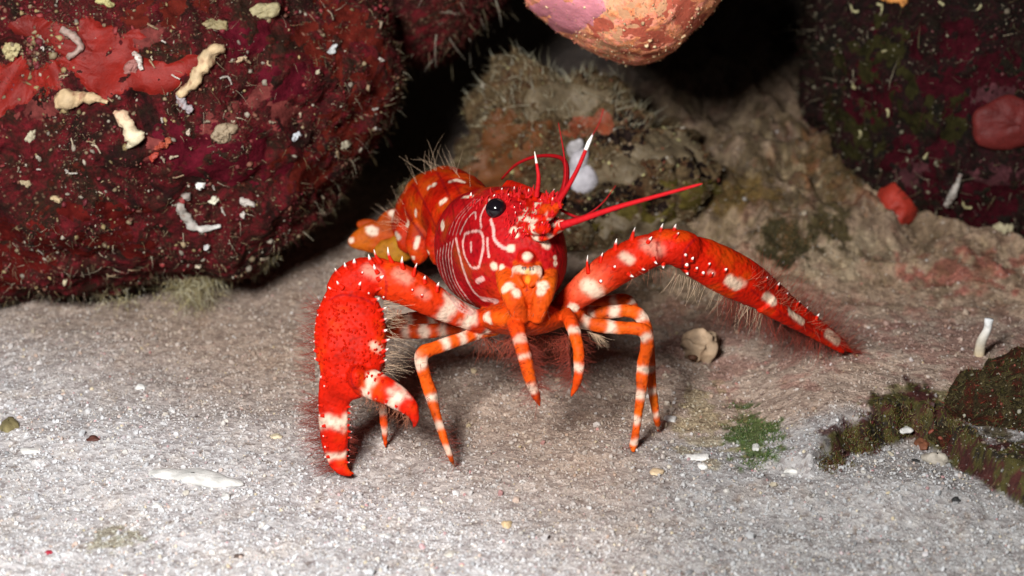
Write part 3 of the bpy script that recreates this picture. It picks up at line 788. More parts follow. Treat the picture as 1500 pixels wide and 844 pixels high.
# carry the pigment over from the nearest limb surface
facelist = [tuple(q) for q in sQ.tolist()] + [tuple(q) for q in sT.tolist()]
sb = BVHTree.FromPolygons([tuple(v) for v in sV.tolist()], facelist)
fc = np.concatenate([sC[sQ].mean(1), sC[sT].mean(1)])
ix = np.array([sb.find_nearest(v)[2] for v in BV.tolist()])
BC = fc[ix].copy()
BV = BV + BN * (.011 * fbm(BV, 7, 3, 55, .7) + .016 * fbm(BV, 1.8, 3, 57))[:, None]
BS = Surf(BV, BQ, np.zeros((0, 3), int))
# smooth the pigment a little along the surface
E = np.vstack([BQ[:, [0, 1]], BQ[:, [1, 2]], BQ[:, [2, 3]], BQ[:, [3, 0]]])
for _ in range(2):
    acc = np.zeros_like(BC); cnt = np.zeros(len(BC))
    np.add.at(acc, E[:, 0], BC[E[:, 1]]); np.add.at(cnt, E[:, 0], 1)
    BC = BC * .5 + acc / np.maximum(cnt, 1)[:, None] * .5
def ink(pts, r, col, soft=0.35, k=1.0, dmax=None):
    """a marking on the shell: a line through surface points, r = half width in photo px"""
    global BC
    P = []
    pts = np.array(pts, float)
    if len(pts) > 2: pts = cat_rom(np.hstack([pts, np.zeros((len(pts), 1))]), 5 * len(pts))[:, :2]
    for a in pts:
        h, _ = BS.hit(a[0], a[1])
        if h is not None: P.append(h)
    if not P: return
    P = np.array(P); kk = cmpx((P[0] - CAM) @ FWD); r = r * kk
    lo, hi = P.min(0) - 3 * r - .05, P.max(0) + 3 * r + .05
    idx = np.nonzero(np.all((BV > lo) & (BV < hi), axis=1))[0]
    if not len(idx): return
    q = BV[idx]; dm = np.full(len(q), 1e9)
    if len(P) == 1: dm = np.linalg.norm(q - P[0], axis=1)
    for a, b2 in zip(P[:-1], P[1:]):
        ab_ = b2 - a; L2 = ab_ @ ab_
        if L2 > (8 * r + .25) ** 2: continue
        tq = np.clip(((q - a) @ ab_) / max(L2, 1e-9), 0, 1)
        dm = np.minimum(dm, np.linalg.norm(q - a - tq[:, None] * ab_, axis=1))
    w = (k * sstep(r * (1 + soft), r * (1 - soft), dm + 0.25 * r * fbm(q, 14, 2, 3)))[:, None]
    BC[idx] = BC[idx] * (1 - w) + np.asarray(col) * w
# regional pigment
def wash(px, py, r, col, k=.7): ink([(px, py), (px + .5, py)], r, col, soft=.8, k=k)
PINK = np.array([0.68, 0.38, 0.34])
wash(655, 370, 30, CRIM * .5, .6); wash(668, 410, 34, CRIM * .75, .6); wash(655, 400, 20, CRIM * .5, .6); wash(690, 365, 20, CRIM, .8); wash(770, 375, 18, CRIM, .6)
wash(640, 300, 24, RED, .4); wash(610, 320, 20, ORG * .8, .6)
wash(765, 470, 60, RED * .6 + ORG * .4, .5)
wash(860, 415, 26, ORG * .8 + WHT * .2, .5)
wash(735, 440, 26, ORG * .6 + RED * .4, .5); wash(800, 440, 30, ORG, .5)
# outline figures on the flank
ink([(681, 343), (693, 339), (705, 341), (708, 360), (703, 385), (700, 392), (690, 391), (681, 375), (678, 358), (681, 343)], 1.9, PINK)
ink([(690, 356), (690, 368)], 2.0, PINK)
ink([(705, 334), (704, 318), (711, 302), (717, 292)], 1.5, PINK)
ink([(674, 342), (684, 322), (695, 311), (697, 320)], 1.4, PINK)
ink([(714, 350), (716, 376)], 2.2, PINK)
ink([(719, 322), (723, 336), (724, 350), (734, 361), (750, 366)], 2.4, PINK)
ink([(668, 350), (676, 385), (688, 418), (705, 437), (728, 440)], 2.6, PINK)
ink([(706, 438), (727, 441)], 5, PINK, k=.9)
for q in range(6):
    o_ = q * 4.6
    ink([(664 - o_, 352 + q * 3), (661 - o_ * .9, 375 + q * 2), (667 - o_ * .75, 408 + q * 2), (684 - o_ * .6, 436 + q * 3), (700 - o_ * .4, 452 + q * 2)], 1.3, PINK * .9, k=.85)
for q in range(3): ink([(668 - q * 5, 345 - q), (676 - q * 5, 322), (690 - q * 4, 304), (703 - q * 4, 292)], 1.0, PINK * .7, k=.6)
ink([(699, 413), (707, 408)], 3.6, PINK)
# white blots on the face
for (x, y, r) in [(723, 390, 6), (735, 392, 4.5), (772, 374, 8), (745, 419, 8), (738, 424, 6), (757, 429, 7), (795, 418, 8.5), (792, 426, 7), (813, 378, 4), (813, 386, 4), (711, 464, 8), (716, 470, 6), (785, 298, 5), (771, 308, 4), (752, 338, 5.5), (756, 345, 4), (766, 336, 3.5), (781, 331, 4.5), (800, 357, 8), (785, 352, 4), (748, 364, 6), (822, 328, 5.5), (838, 450, 7), (843, 452, 5)]:
    ink([(x, y), (x + .6, y)], r, WHT * (1, .98, .95))
ink([(761, 320), (772, 321), (780, 323)], 3.6, WHT)
ink([(758, 391), (766, 396), (773, 398), (781, 396), (788, 391)], 5, WHT * (1, .98, .9)); ink([(773, 398), (773, 412)], 4, YEL, k=.7)
for x in (766, 770, 776, 780): ink([(x, 391), (x + .4, 395)], 1.3, (0.05, 0.05, 0.06))
ink([(772, 402), (772, 425)], 1.2, DRED * .5, k=.8)
# abdomen spots
for a, r in [([(629, 275), (636, 271)], 4), ([(646, 297), (652, 293)], 4), ([(660, 266), (670, 264), (679, 267)], 3.2), ([(678, 289), (692, 288)], 3.2), ([(647, 326), (649, 334)], 5), ([(612, 349), (609, 362)], 3.6), ([(627, 370), (630, 383)], 3.4), ([(574, 311), (575, 318)], 5), ([(542, 337), (547, 339)], 7), ([(597, 325), (597, 331)], 3.5), ([(609, 309), (609, 316)], 2.5), ([(605, 378), (602, 390)], 3), ([(580, 344), (583, 348)], 4.5), ([(513, 352), (515, 352)], 4)]:
    ink(a, r, WHT * (.95, .95, .95))
# cloudy pale areas of the claws and arms
for (x, y, r, k) in [(918, 378, 9, .9), (868, 424, 13, .95), (876, 432, 9, .8), (862, 416, 9, .5), (956, 362, 14, .4), (1072, 414, 8, .9), (1078, 418, 6, .7), (1086, 414, 7, .5), (1129, 438, 8, .75), (1160, 458, 6, .9), (1168, 466, 7, .9), (1220, 494, 8, .95), (590, 404, 12, .35), (545, 398, 12, .35), (620, 430, 9, .3), (553, 510, 8, .75), (548, 506, 6, .5), (1042, 400, 5, .4)]:
    ink([(x - r * .5, y - r * .3), (x + r * .5, y + r * .3)], r * .75, WHT * (.98, .9, .86), soft=.7, k=k)
# joint creases of the legs, arms and claws
for a in [((606, 522), (630, 519)), ((620, 576), (643, 572)), ((643, 632), (655, 629)), ((934, 490), (958, 486)), ((929, 548), (954, 549)), ((928, 607), (943, 608)), ((944, 566), (963, 564)), ((752, 509), (776, 506)), ((764, 538), (785, 533)), ((837, 508), (860, 507)), ((838, 546), (857, 546)), ((890, 463), (890, 489))]:
    ink(a, 1.5, DRED * .7, k=.75)
ink([(546, 384), (562, 400), (566, 424), (560, 446)], 1.8, DRED * .8, k=.7); ink([(482, 440), (500, 432), (528, 436), (548, 446)], 1.8, DRED * .8, k=.75)
ink([(968, 340), (962, 360), (966, 384)], 1.8, DRED * .8, k=.6); ink([(1018, 350), (1004, 366), (1000, 388), (1010, 402)], 2.0, DRED * .7, k=.8)
ink([(518, 538), (514, 550), (518, 566), (530, 574)], 1.8, DRED * .7, k=.8); ink([(1100, 424), (1120, 440), (1160, 468), (1230, 508)], 1.4, DRED * .7, k=.7)
ink([(666, 330), (662, 300), (650, 270), (640, 252)], 2, DRED * .5, k=.8); ink([(644, 345), (628, 310), (612, 280), (604, 270)], 2, DRED * .5, k=.8); ink([(622, 350), (604, 325), (590, 305)], 2, DRED * .5, k=.8)
ink([(690, 345), (684, 310), (672, 280), (660, 262)], 2, DRED * .5, k=.7)
for a, r in [([(1122, 434), (1134, 442)], 7), ([(1158, 456), (1176, 470)], 6), ([(1212, 488), (1228, 499)], 7), ([(1068, 410), (1080, 419)], 8)]:
    ink(a, r, WHT * (1, .95, .9), soft=.4, k=.9)
# stipple of the big palm and faint mottling
nz = fbm(BV, 16, 2, 91)
BC *= (1 - .30 * sstep(.12, .40, nz))[:, None]
nz = fbm(BV, 1.6, 4, 97); BC *= (1 - .30 * sstep(.0, .45, nz))[:, None]; BC[:, 1] += .03 * sstep(.05, .5, -nz) * (BC[:, 1] < .3)
SH = Geo(); SH.add(BV, BQ, None, np.clip(BC, 0, 1))
# spines: red cones with white hooked tips (appended to the same body mesh)
def spine(px, py, dx, dy, L, r=4.5, toward=0.0, white=.45, col=RED, d=None):
    h, nrm = BS.hit(px, py)
    if h is None and d is None: return
    if h is None: h = W(px, py, d)
    k = cmpx(30); L = L * rng.uniform(.6, 1.1); r = r * rng.uniform(.75, 1.05); white = white * rng.uniform(.4, 1.0); dx += rng.normal() * .12; dy += rng.normal() * .12
    D = dx * RIGHT - dy * UP - toward * FWD; D /= np.linalg.norm(D)
    c = np.array([h - D * r * k * .8 + 0 * FWD, h + D * L * k * .5, h + D * L * k + (UP * .12 + RIGHT * .12) * L * k])
    A = cat_rom(np.hstack([c, np.array([[r], [r * .5], [.3]]) * k]), 9)
    V, Q, T, t, ang = loft(A[:, :3], A[:, 3], A[:, 3], FWD + .3 * UP, 10)
    w = (sstep(1 - white - .15, 1 - white + .1, t) * (white > .04))[:, None]
    SH.add(V, Q, T, col * (1 - w) + np.array([.92, .86, .80]) * w)
# left claw outer edge, inner edge, wrist, arm
for y in range(436, 572, 13):
    x = 513 - np.interp(y, [436, 452, 480, 510, 540, 572], [36, 46, 52, 53, 48, 36]) + 3
    spine(x, y, -1, -.25, 6 + rng.uniform(-2, 2), 4.5, white=.22)
for y in range(440, 545, 15):
    x = 513 + np.interp(y, [436, 452, 480, 510, 540], [36, 46, 52, 53, 48]) - 4
    spine(x, y, 1, -.3, 10, 4.5, .3, white=.45)
for y in range(594, 690, 15): spine(470 + (y - 590) * .13, y, -1, .1, 6, 3.5, white=.3)
for y in range(596, 680, 9): spine(510 - max(0, y - 650) * .1, y, 1, .1, 5, 3, white=.2)
for x, y, dx, dy, L in [(497, 402, -.6, -.8, 18), (508, 394, -.4, -.9, 16), (520, 388, -.3, -1, 14), (545, 385, -.6, -.9, 18), (556, 383, -.6, -.8, 22), (574, 384, -.6, -1, 26), (590, 392, -.3, -1, 22), (606, 402, .1, -1, 18), (552, 398, -.6, -.7, 12), (553, 424, 1, -.3, 14), (548, 440, 1, -.3, 14), (560, 447, 1, .0, 14), (575, 450, 1, .3, 12), (556, 408, .6, -.4, 10), (622, 412, .1, -1, 14), (500, 420, -.9, -.5, 12), (490, 425, -1, -.4, 12), (526, 420, .3, -.6, 8), (640, 424, .1, -1, 12)]:
    spine(x, y, dx, dy, L * .85, 4.6, .25, .42)
for x, y in [(604, 425), (618, 433), (562, 436), (540, 430), (530, 400)]: spine(x, y, .2, -.3, 5, 4, 1, .2)
for x, y in [(540, 578), (552, 584), (566, 590), (580, 598), (592, 606)]: spine(x, y - 2, -.5, 1, 5, 3, 0, .2)
# right claw: hooked spines along the upper edge and knobs on the wrist
for x, y, dx, dy, L in [(862, 398, -.2, -1, 26), (880, 382, .1, -1, 20), (902, 364, .1, -1, 22), (926, 350, .2, -1, 20), (948, 343, .3, -1, 18), (968, 338, .3, -1, 14), (988, 337, .3, -1, 12), (950, 354, .5, -.7, 12), (990, 346, .4, -.6, 9), (958, 380, .3, .8, 12), (938, 392, .8, .5, 16), (972, 386, .1, .9, 12), (1006, 398, .2, 1, 10), (922, 402, .8, .6, 10)]:
    spine(x, y, dx, dy, L * .8, 4.8, .2, .42)
for x, y in [(1014, 380), (1006, 388), (1020, 394), (1042, 402), (1038, 388), (1062, 396), (900, 392), (880, 412), (1004, 374), (1030, 400)]: spine(x, y, .2, -.4, 6, 5, 1, .35)
for x, y in [(1138, 425), (1152, 437), (1168, 450), (1180, 458), (1196, 470), (1122, 414)]: spine(x, y - 4, .5, -.9, 7, 4, 0, .4)
for q in range(110):
    x, y = rng.uniform(738, 822), rng.uniform(284, 350)
    spine(x, y, rng.uniform(-.3, .7), -.8, rng.uniform(3, 8), 2.4, .6, .3 if rng.uniform() < .15 else 0, DRED * 1.2)
for q in range(260):
    x, y = rng.uniform(462, 566), rng.uniform(440, 560)
    spine(x, y, rng.uniform(-.3, .3), .4, 2.6, 2.6, 1.2, 0, RED * .8)
# crest of small spines over the head and rostrum
for q in range(70):
    x = rng.uniform(690, 822); y = np.interp(x, [690, 720, 745, 780, 822], [296, 284, 278, 281, 289]) + rng.uniform(-2, 14)
    spine(x, y, rng.uniform(-.3, .6), -1, rng.uniform(4, 12), 3, .3, .3 if rng.uniform() < .15 else .0, DRED)
for x, y in [(690, 289), (724, 290), (760, 292), (790, 288)]: spine(x, y, -.1, -1, 7, 3.5, .3, .5)
SH.build('body', M_SHELL, lob)

# eyes on short stalks
def ball(name, px, py, d, r, mat, parent, sq=1.0, col=(1, 1, 1)):
    c = W(px, py, d); nth, nph = 32, 18
    th = np.linspace(0, 2 * math.pi, nth, endpoint=False); ph = np.linspace(0.05, math.pi - .05, nph)
    V = (c + r * (np.sin(ph)[:, None, None] * (np.cos(th)[None, :, None] * RIGHT + np.sin(th)[None, :, None] * UP * sq) - np.cos(ph)[:, None, None] * FWD)).reshape(-1, 3)
    i, j = np.meshgrid(np.arange(nph - 1), np.arange(nth), indexing='ij'); j2 = (j + 1) % nth
    Q = np.stack([i * nth + j, (i + 1) * nth + j, (i + 1) * nth + j2, i * nth + j2], -1).reshape(-1, 4)
    return mk(name, V, Q, None, mat, parent, None, np.ones((len(V), 3)) * col)
ball('eye', 727, 306, 29.76, .168, M_EYE, lob)
ball('eye', 819, 296, 29.9, .13, M_EYE, lob)
# antennae
def whip(name, keys, colr, tipc=None, n=60, t0=.8):
    C, R = rows(keys, n)
    V, Q, T, t, ang = loft(C, R, R, FWD, 8)
    cc = np.ones((len(V), 3)) * colr
    if tipc is not None:
        w = (sstep(t0, t0 + .02, t))[:, None]; cc = cc * (1 - w) + np.array(tipc) * w
    return mk(name, V, Q, T, M_SHELL, lob, None, cc)
AR = np.array([.42, .008, .012])
whip('antenna', [(823, 330, 29.1, 6.5), (850, 322, 28.9, 4.8), (900, 305, 28.6, 3.9), (960, 288, 28.3, 3.1), (1015, 273, 28.05, 2.2), (1029, 269, 28.0, .8)], AR * 1.1)
whip('antenna', [(817, 300, 29.6, 6), (828, 270, 30, 5), (829, 242, 30.5, 4.2), (818, 230, 31, 3.2), (788, 229, 31.6, 2.6), (758, 240, 32, 2.2), (735, 262, 32.5, 1.6)], AR * .8)
whip('antennule', [(813, 300, 29.0, 5), (828, 280, 28.8, 4), (845, 250, 28.6, 3.2), (858, 220, 28.5, 3)], AR)
whip('antennule', [(858, 220, 28.5, 3), (863, 208, 28.5, 2.8), (869, 196, 28.4, .9)], np.array([.85, .82, .78]))
whip('antennule', [(820, 300, 29.3, 3), (828, 260, 29.4, 2), (826, 225, 29.5, 1.2), (818, 180, 29.6, .5)], AR * .8)
whip('antennule', [(868, 198, 28.4, .8), (878, 180, 28.4, .6), (884, 160, 28.4, .4)], AR * .7)
whip('antennule', [(822, 308, 29.2, 2.5), (850, 318, 29, 2), (880, 300, 29, 1.2), (902, 272, 29, .5)], AR * .6)
whip('antennal_spine', [(786, 288, 29.4, 4), (789, 262, 29.3, 3.2), (787, 245, 29.3, 2.4), (783, 222, 29.3, .6)], AR * 1.1, (.85, .8, .7), t0=.74)
# ------------------------------------------------------------------ crevice: back wall and roof
yy = np.linspace(-60, 60, 240); zz = np.linspace(-2, 30, 90)
A_, B_ = np.meshgrid(yy, zz)
WV = np.stack([A_, 26 - 0.010 * A_ ** 2 - 0.35 * (B_ - 2), B_], -1).reshape(-1, 3)
WV[:, 1] += 2.6 * fbm(WV, .12, 4, 5) + .7 * fbm(WV, .6, 4, 6)
i, j = np.meshgrid(np.arange(89), np.arange(239), indexing='ij')
tag(mk('cave_wall', WV, np.stack([i * 240 + j, i * 240 + j + 1, (i + 1) * 240 + j + 1, (i + 1) * 240 + j], -1).reshape(-1, 4), None, M_CAVE, None, np.zeros(3), np.ones((len(WV), 3))), kind='structure')
V, Q, T, Nn, c = blob([(-2600, -500), (-800, -400), (200, -400), (900, -420), (1500, -440), (2300, -420), (3400, -600), (3000, -1500), (0, -1600), (-2000, -1300)], (500, -800), 50, 14, 22, nth=300, nph=120, lump=.9, ls=.15, fine=.4, fs=.6, seed=44)
tag(mk('cave_roof', V, Q, T, M_CAVE, None, np.zeros(3), np.ones((len(V), 3))), kind='structure')

# ------------------------------------------------------------------ what grows on the boulder
def vis(V, Nn, cond=None):
    s = facing(V, Nn)
    return s if cond is None else s & cond
px_, py_, _ = proj(LV)
def turf(name, V, Nn, n, sel, L, r, cols, parent, label=None, bend=.5, spread=.7, droop=(0, 0, 0), tipcol=None, seg=4):
    idx = np.nonzero(sel)[0]
    if len(idx) == 0: return
    idx = rng.choice(idx, n)
    D = Nn[idx] + rng.normal(size=(n, 3)) * spread
    cols = np.asarray(cols, float)
    ci = rng.integers(0, len(cols), n)
    cc = cols[ci] * rng.uniform(.6, 1.2, (n, 1))
    Ls = rng.uniform(L[0], L[1], n) * rng.uniform(.5, 1, n)
    return strands(name, V[idx], D, Ls, r * rng.uniform(.6, 1.3, n), cc, M_FUZZ, parent, label, bend, seg, droop=droop, tipcol=tipcol)
OL = [(.10, .08, .03), (.16, .13, .07), (.09, .03, .02), (.30, .26, .17), (.14, .02, .025)]
# clumped short turf: more towards the right-hand flank of the boulder
cl = fbm(LV, 1.1, 4, 61)
turf('algal_turf', LV, LN, 11000, vis(LV, LN, (cl > .05) | ((px_ > 440) & (cl > -.25))), (.03, .13), .007, [(.09, .03, .02), (.14, .02, .025), (.07, .06, .03), (.10, .02, .02), (.20, .15, .09)], boulder)
turf('algal_filaments', LV, LN, 650, vis(LV, LN, (px_ > 240) | (py_ > 330)), (.10, .34), .0065, [(.34, .28, .17), (.22, .16, .08), (.5, .44, .32)], boulder, bend=.7)
edge = (np.abs(np.einsum('ij,ij->i', LN, (CAM - LV) / np.linalg.norm(CAM - LV, axis=1)[:, None])) < .3)
turf('algal_fringe', LV, LN, 1700, vis(LV, LN, edge & (px_ < 640) & (py_ > 40)), (.04, .22), .0065, [(.3, .26, .15), (.2, .14, .07), (.45, .4, .28), (.12, .03, .03)], boulder, bend=.8, droop=(0, 0, -.3))
# pale crumbs of lime, sponge and tube ends, set singly so that they catch the light
def crumbs(name, V, Nn, n, sel, size, cols, parent, flat=.6):
    idx = rng.choice(np.nonzero(sel)[0], n); v, f = ico()
    s = size[0] + (size[1] - size[0]) * rng.power(.45, n) * rng.uniform(0, 1, n)
    Q_, _ = np.linalg.qr(rng.normal(size=(n, 3, 3)))
    vv = v[None] * rng.uniform(.6, 1.35, (n, 12, 1)) * (s[:, None, None] * rng.uniform(.4, 1.5, (n, 1, 3)))
    vv = np.einsum('nij,nkj->nki', Q_, vv)
    P = (V[idx] + Nn[idx] * s[:, None] * .4)[:, None] + vv
    cols = np.asarray(cols, float); cc = cols[rng.integers(0, len(cols), n)] * rng.uniform(.5, 1.1, (n, 1))
    o = mk(name, P.reshape(-1, 3), None, (f[None] + (np.arange(n) * 12)[:, None, None]).reshape(-1, 3), M_LIME, parent, None, np.repeat(cc, 12, axis=0), True)
    return tag(o, None, None, None, 'stuff')
crumbs('lime_crumbs', LV, LN, 3400, vis(LV, LN, cl > -.15), (.010, .065), [(.32, .24, .14), (.38, .33, .26), (.2, .08, .05), (.3, .04, .04), (.35, .26, .12), (.2, .02, .03)], boulder)
SR = (.23, .010, .005)
LQ = LQ_
crust_on('red_sponge', LV, LQ, LN, [(165, 92, 62, 50, -.2), (215, 112, 64, 26, .15), (140, 55, 26, 36, .5), (262, 100, 40, 18, .3)], .05, SR, M_SPONGE, boulder, 'smooth bright red sponge sheet on the boulder', 2, .5, 2.4)
crust_on('red_sponge', LV, LQ, LN, [(10, 128, 66, 42, .2), (60, 110, 40, 18, .5)], .05, SR, M_SPONGE, boulder, 'red sponge sheet at the left edge', 5, .5, 2.4)
crust_on('red_sponge', LV, LQ, LN, [(92, 60, 60, 24, -.5), (50, 40, 30, 14, 0)], .06, np.array(SR) * .8, M_SPONGE, boulder, None, 7)
crust_on('maroon_crust', LV, LQ, LN, [(420, 120, 50, 34, .3), (330, 235, 70, 50, .4), (250, 210, 50, 40, 0), (350, 60, 50, 30, 0)], .02, (.11, .007, .016), M_FILM, boulder, None, 11, .8, 1.5)
crust_on('maroon_crust', LV, LQ, LN, [(60, 345, 70, 20, -.2), (150, 310, 60, 20, -.1), (20, 390, 60, 30, .1), (180, 350, 60, 20, 0)], .015, (.11, .009, .007), M_FILM, boulder, None, 12, .8, 1.8)
crust_on('maroon_crust', LV, LQ, LN, [(540, 120, 40, 60, .3), (520, 200, 40, 30, 0), (455, 250, 50, 30, .5), (230, 15, 60, 22, .2), (480, 40, 50, 40, .1)], .015, (.13, .016, .010), M_FILM, boulder, None, 15, .9, 2.2)
crust_on('pink_crust', LV, LQ, LN, [(235, 215, 26, 20, 0), (60, 160, 50, 14, .1), (225, 50, 30, 14, .2), (330, 190, 26, 30, .2), (400, 150, 30, 40, .2)], .02, (.20, .045, .040), M_FILM, boulder, None, 18, .8, 2.6)
CR = (.62, .45, .26)
tube_on('sponge_tube', LS, [(158, 148), (140, 144), (118, 142), (98, 148), (86, 150)], [3, 8, 9, 15, 14], CR, M_LIME, boulder, .08, 'cream comma-shaped sponge tube', .8)
tube_on('sponge_tube', LS, [(166, 160), (178, 172), (186, 188), (196, 204), (202, 212)], [5, 10, 11, 17, 12], (.66, .42, .27), M_LIME, boulder, .12, 'cream drop-shaped sponge tube', .8, (.8, .72, .5))
tube_on('lime_tube', LS, [(266, 138), (282, 122), (292, 104), (304, 88), (312, 80), (326, 68)], [5, 9, 11, 12, 10, 6], (.62, .46, .27), M_LIME, boulder, .10, 'cream knobbly tube slanting upward')
tube_on('lime_tube', LS, [(264, 136), (272, 146), (284, 160)], [5, 6, 6], (.42, .38, .40), M_LIME, boulder, .10, 'small grey lilac tube end')
tube_on('lime_tube', LS, [(90, 38), (106, 50), (118, 68), (110, 80), (102, 88)], [5, 6, 5, 5, 3], (.36, .26, .22), M_LIME, boulder, .12, 'greyish curved tube over the red sponge')
lump_on('sponge_cushion', LS, 194, 99, 15, 12, .14, (.36, .15, .13), M_LIME, boulder, .5)
tube_on('lime_tube', LS, [(196, 86), (206, 92), (212, 100)], [4, 5, 3], (.72, .66, .6), M_LIME, boulder, .14)
lump_on('sponge_cushion', LS, 388, 16, 22, 13, .10, (.36, .31, .17), M_LIME, boulder, .35, 'olive cream cushion near the top', 3)
lump_on('sponge_cushion', LS, 327, 196, 20, 15, .10, (.34, .26, .17), M_LIME, boulder, .7, 'dull cream cushion', 4)
lump_on('sponge_cushion', LS, 312, 38, 20, 12, .08, (.30, .24, .12), M_LIME, boulder, .2, None, 9)
lump_on('sponge_cushion', LS, 16, 74, 14, 13, .14, (.5, .42, .22), M_LIME, boulder, .2, None, 6)
tube_on('lime_tube', LS, [(266, 296), (264, 308), (272, 322), (292, 330), (322, 326)], [5, 7, 8, 6, 3], (.38, .34, .30), M_LIME, boulder, .08, 'grey hooked tube with a pale tip', .7, (.7, .7, .66))
tube_on('lime_tube', LS, [(268, 282), (272, 292)], [7, 6], (.34, .29, .26), M_LIME, boulder, .07)
for (x, y, r, c_) in [(293, 271, 7, (.85, .85, .8)), (313, 293, 6, (.8, .76, .6)), (360, 296, 8, (.55, .5, .45)), (355, 314, 5, (.6, .55, .5)), (302, 362, 4, (.6, .6, .6)), (485, 74, 7, (.6, .62, .62)), (433, 200, 7, (.7, .75, .8)), (464, 107, 3, (.55, .5, .35)), (291, 388, 4, (.7, .6, .45)), (96, 412, 4, (.7, .6, .4)), (45, 200, 7, (.55, .5, .35)), (38, 268, 7, (.5, .4, .25)), (84, 292, 6, (.5, .38, .22)), (155, 4, 8, (.5, .45, .2)), (352, 88, 5, (.55, .4, .25)), (504, 212, 8, (.4, .36, .26)), (250, 24, 5, (.3, .05, .03)), (276, 194, 4, (.6, .5, .4)), (236, 214, 7, (.4, .06, .03)), (225, 228, 7, (.42, .05, .03)), (245, 208, 6, (.5, .12, .06)), (435, 352, 6, (.55, .6, .6)), (148, 446, 6, (.55, .5, .3))]:
    lump_on('white_growth', LS, x, y, r * rng.uniform(.9, 1.5), r * .8, .08, c_, M_LIME, boulder, rng.uniform(-1, 1), None, int(x) % 9, .25)
for q in range(60):
    x = rng.uniform(0, 590); y = rng.uniform(5, 430)
    a = rng.uniform(-.4, 1.6); L = rng.uniform(5, 14)
    tube_on('lime_tube', LS, [(x, y), (x + L * .5 * math.cos(a) + rng.normal(), y + L * .5 * math.sin(a)), (x + L * math.cos(a), y + L * math.sin(a))], [rng.uniform(.8, 2.2)] * 2 + [1.0], np.array([(.5, .42, .3), (.35, .25, .15), (.6, .56, .5)][q % 3]) * rng.uniform(.6, 1.1), M_LIME, boulder, .06)
# hanging algal tufts under the boulder
for (x, y, n_, L) in [(272, 420, 120, .5), (296, 418, 110, .55), (180, 436, 70, .25), (384, 376, 80, .3), (250, 424, 60, .35), (285, 440, 60, .4), (150, 438, 30, .2), (310, 402, 60, .4)]:
    d = 35.4; p = W(x, y, d)
    P = p + rng.normal(size=(n_, 3)) * np.array([.16, .12, .10])
    D = rng.normal(size=(n_, 3)) * .7 + np.array([0, -.3, -.8])
    cc = np.array([(.44, .38, .2), (.3, .25, .12), (.6, .56, .4)])[rng.integers(0, 3, n_)]
    strands('algal_tuft', P, D, rng.uniform(.2, 1, n_) * L, .0065, cc * rng.uniform(.6, 1.1, (n_, 1)), M_FUZZ, boulder, None, .8, 5)

# second, smaller rock wedged behind the boulder at the top
wed, V2, N2, S2 = rock('rock', [(560, 60), (578, 80), (610, 94), (650, 84), (690, 52), (712, 24), (735, 8), (760, -60), (740, -160), (600, -200), (520, -120), (530, 10)], (640, -40), 38.0, 1.8, 3, M_RED, 'small maroon rock hanging in the gap between the big boulder and the pink growth', nth=260, nph=140, lump=.15, ls=.8, fine=.10, fs=2.4, seed=8)
s2 = facing(V2, N2)
turf('algal_turf', V2, N2, 2500, s2, (.03, .15), .008, [(.14, .03, .03), (.2, .05, .04), (.12, .09, .05)], wed)
turf('algal_filaments', V2, N2, 120, s2, (.15, .5), .009, [(.5, .45, .35), (.3, .25, .15)], wed, droop=(.2, 0, -.5))

# pink coralline growth hanging from the roof
pk, V3, N3, S3 = rock('coralline_lump', [(768, -30), (776, 6), (800, 26), (840, 46), (872, 68), (900, 82), (938, 90), (968, 82), (992, 68), (1012, 46), (1034, 28), (1052, 4), (1066, -40), (1040, -160), (900, -260), (770, -140)], (910, -60), 33.5, 1.9, 3.0, M_PINK, 'pink and orange coralline lump hanging down at the top of the crevice', 'coral', nth=300, nph=160, lump=.10, ls=.9, fine=.035, fs=2.6, seed=15)
s3 = facing(V3, N3)
turf('algal_turf', V3, N3, 900, s3, (.02, .08), .008, [(.5, .25, .15), (.4, .12, .1), (.6, .4, .2)], pk)
crumbs('lime_crumbs', V3, N3, 500, s3, (.01, .045), [(.7, .45, .25), (.6, .2, .12), (.75, .6, .35)], pk)

Q3 = ROCKQ[-1]
crust_on('pink_crust', V3, Q3, N3, [(842, 22, 44, 28, .4), (800, 10, 30, 14, .4)], .02, (.82, .30, .36), M_SPONGE, pk, 'smooth rose pink patch on the lump', 3, .3, 2.0)
crust_on('crimson_crust', V3, Q3, N3, [(960, 56, 40, 20, -.3), (1000, 20, 40, 20, -.8), (880, 40, 24, 12, .3), (930, 78, 30, 8, 0)], .008, (.66, .15, .09), M_SPONGE, pk, None, 4, 1.1, 3.6)
crust_on('cream_crust', V3, Q3, N3, [(930, 12, 60, 18, 0), (900, 60, 40, 20, .4), (960, 85, 40, 8, -.1)], .006, (.85, .44, .24), M_SPONGE, pk, None, 6, 1.1, 3.6)

# brown mound with turf behind the lobster
md, V4, N4, S4 = rock('turf_rock', [(560, 380), (600, 300), (650, 240), (690, 200), (708, 158), (742, 118), (775, 104), (812, 112), (850, 132), (900, 150), (940, 182), (985, 205), (1015, 232), (1030, 265), (1030, 300), (1015, 330), (990, 352), (960, 366), (880, 380), (780, 400), (660, 410)], (850, 270), 38.2, 1.6, 2.5, M_MOUND, 'brown turf covered rock rising behind the head of the lobster', nth=420, nph=220, lump=.75, ls=.75, fine=.32, fs=1.5, seed=21)
s4 = facing(V4, N4); Q4 = ROCKQ[-1]
c4 = fbm(V4, 1.0, 4, 13)
turf('algal_turf', V4, N4, 7000, s4 & (c4 > -.1), (.05, .22), .009, [(.16, .11, .05), (.22, .17, .09), (.12, .05, .02), (.3, .25, .16)], md)
turf('algal_filaments', V4, N4, 260, s4 & (proj(V4)[1] < 190), (.2, .5), .009, [(.4, .36, .24), (.5, .48, .36)], md, spread=.5)
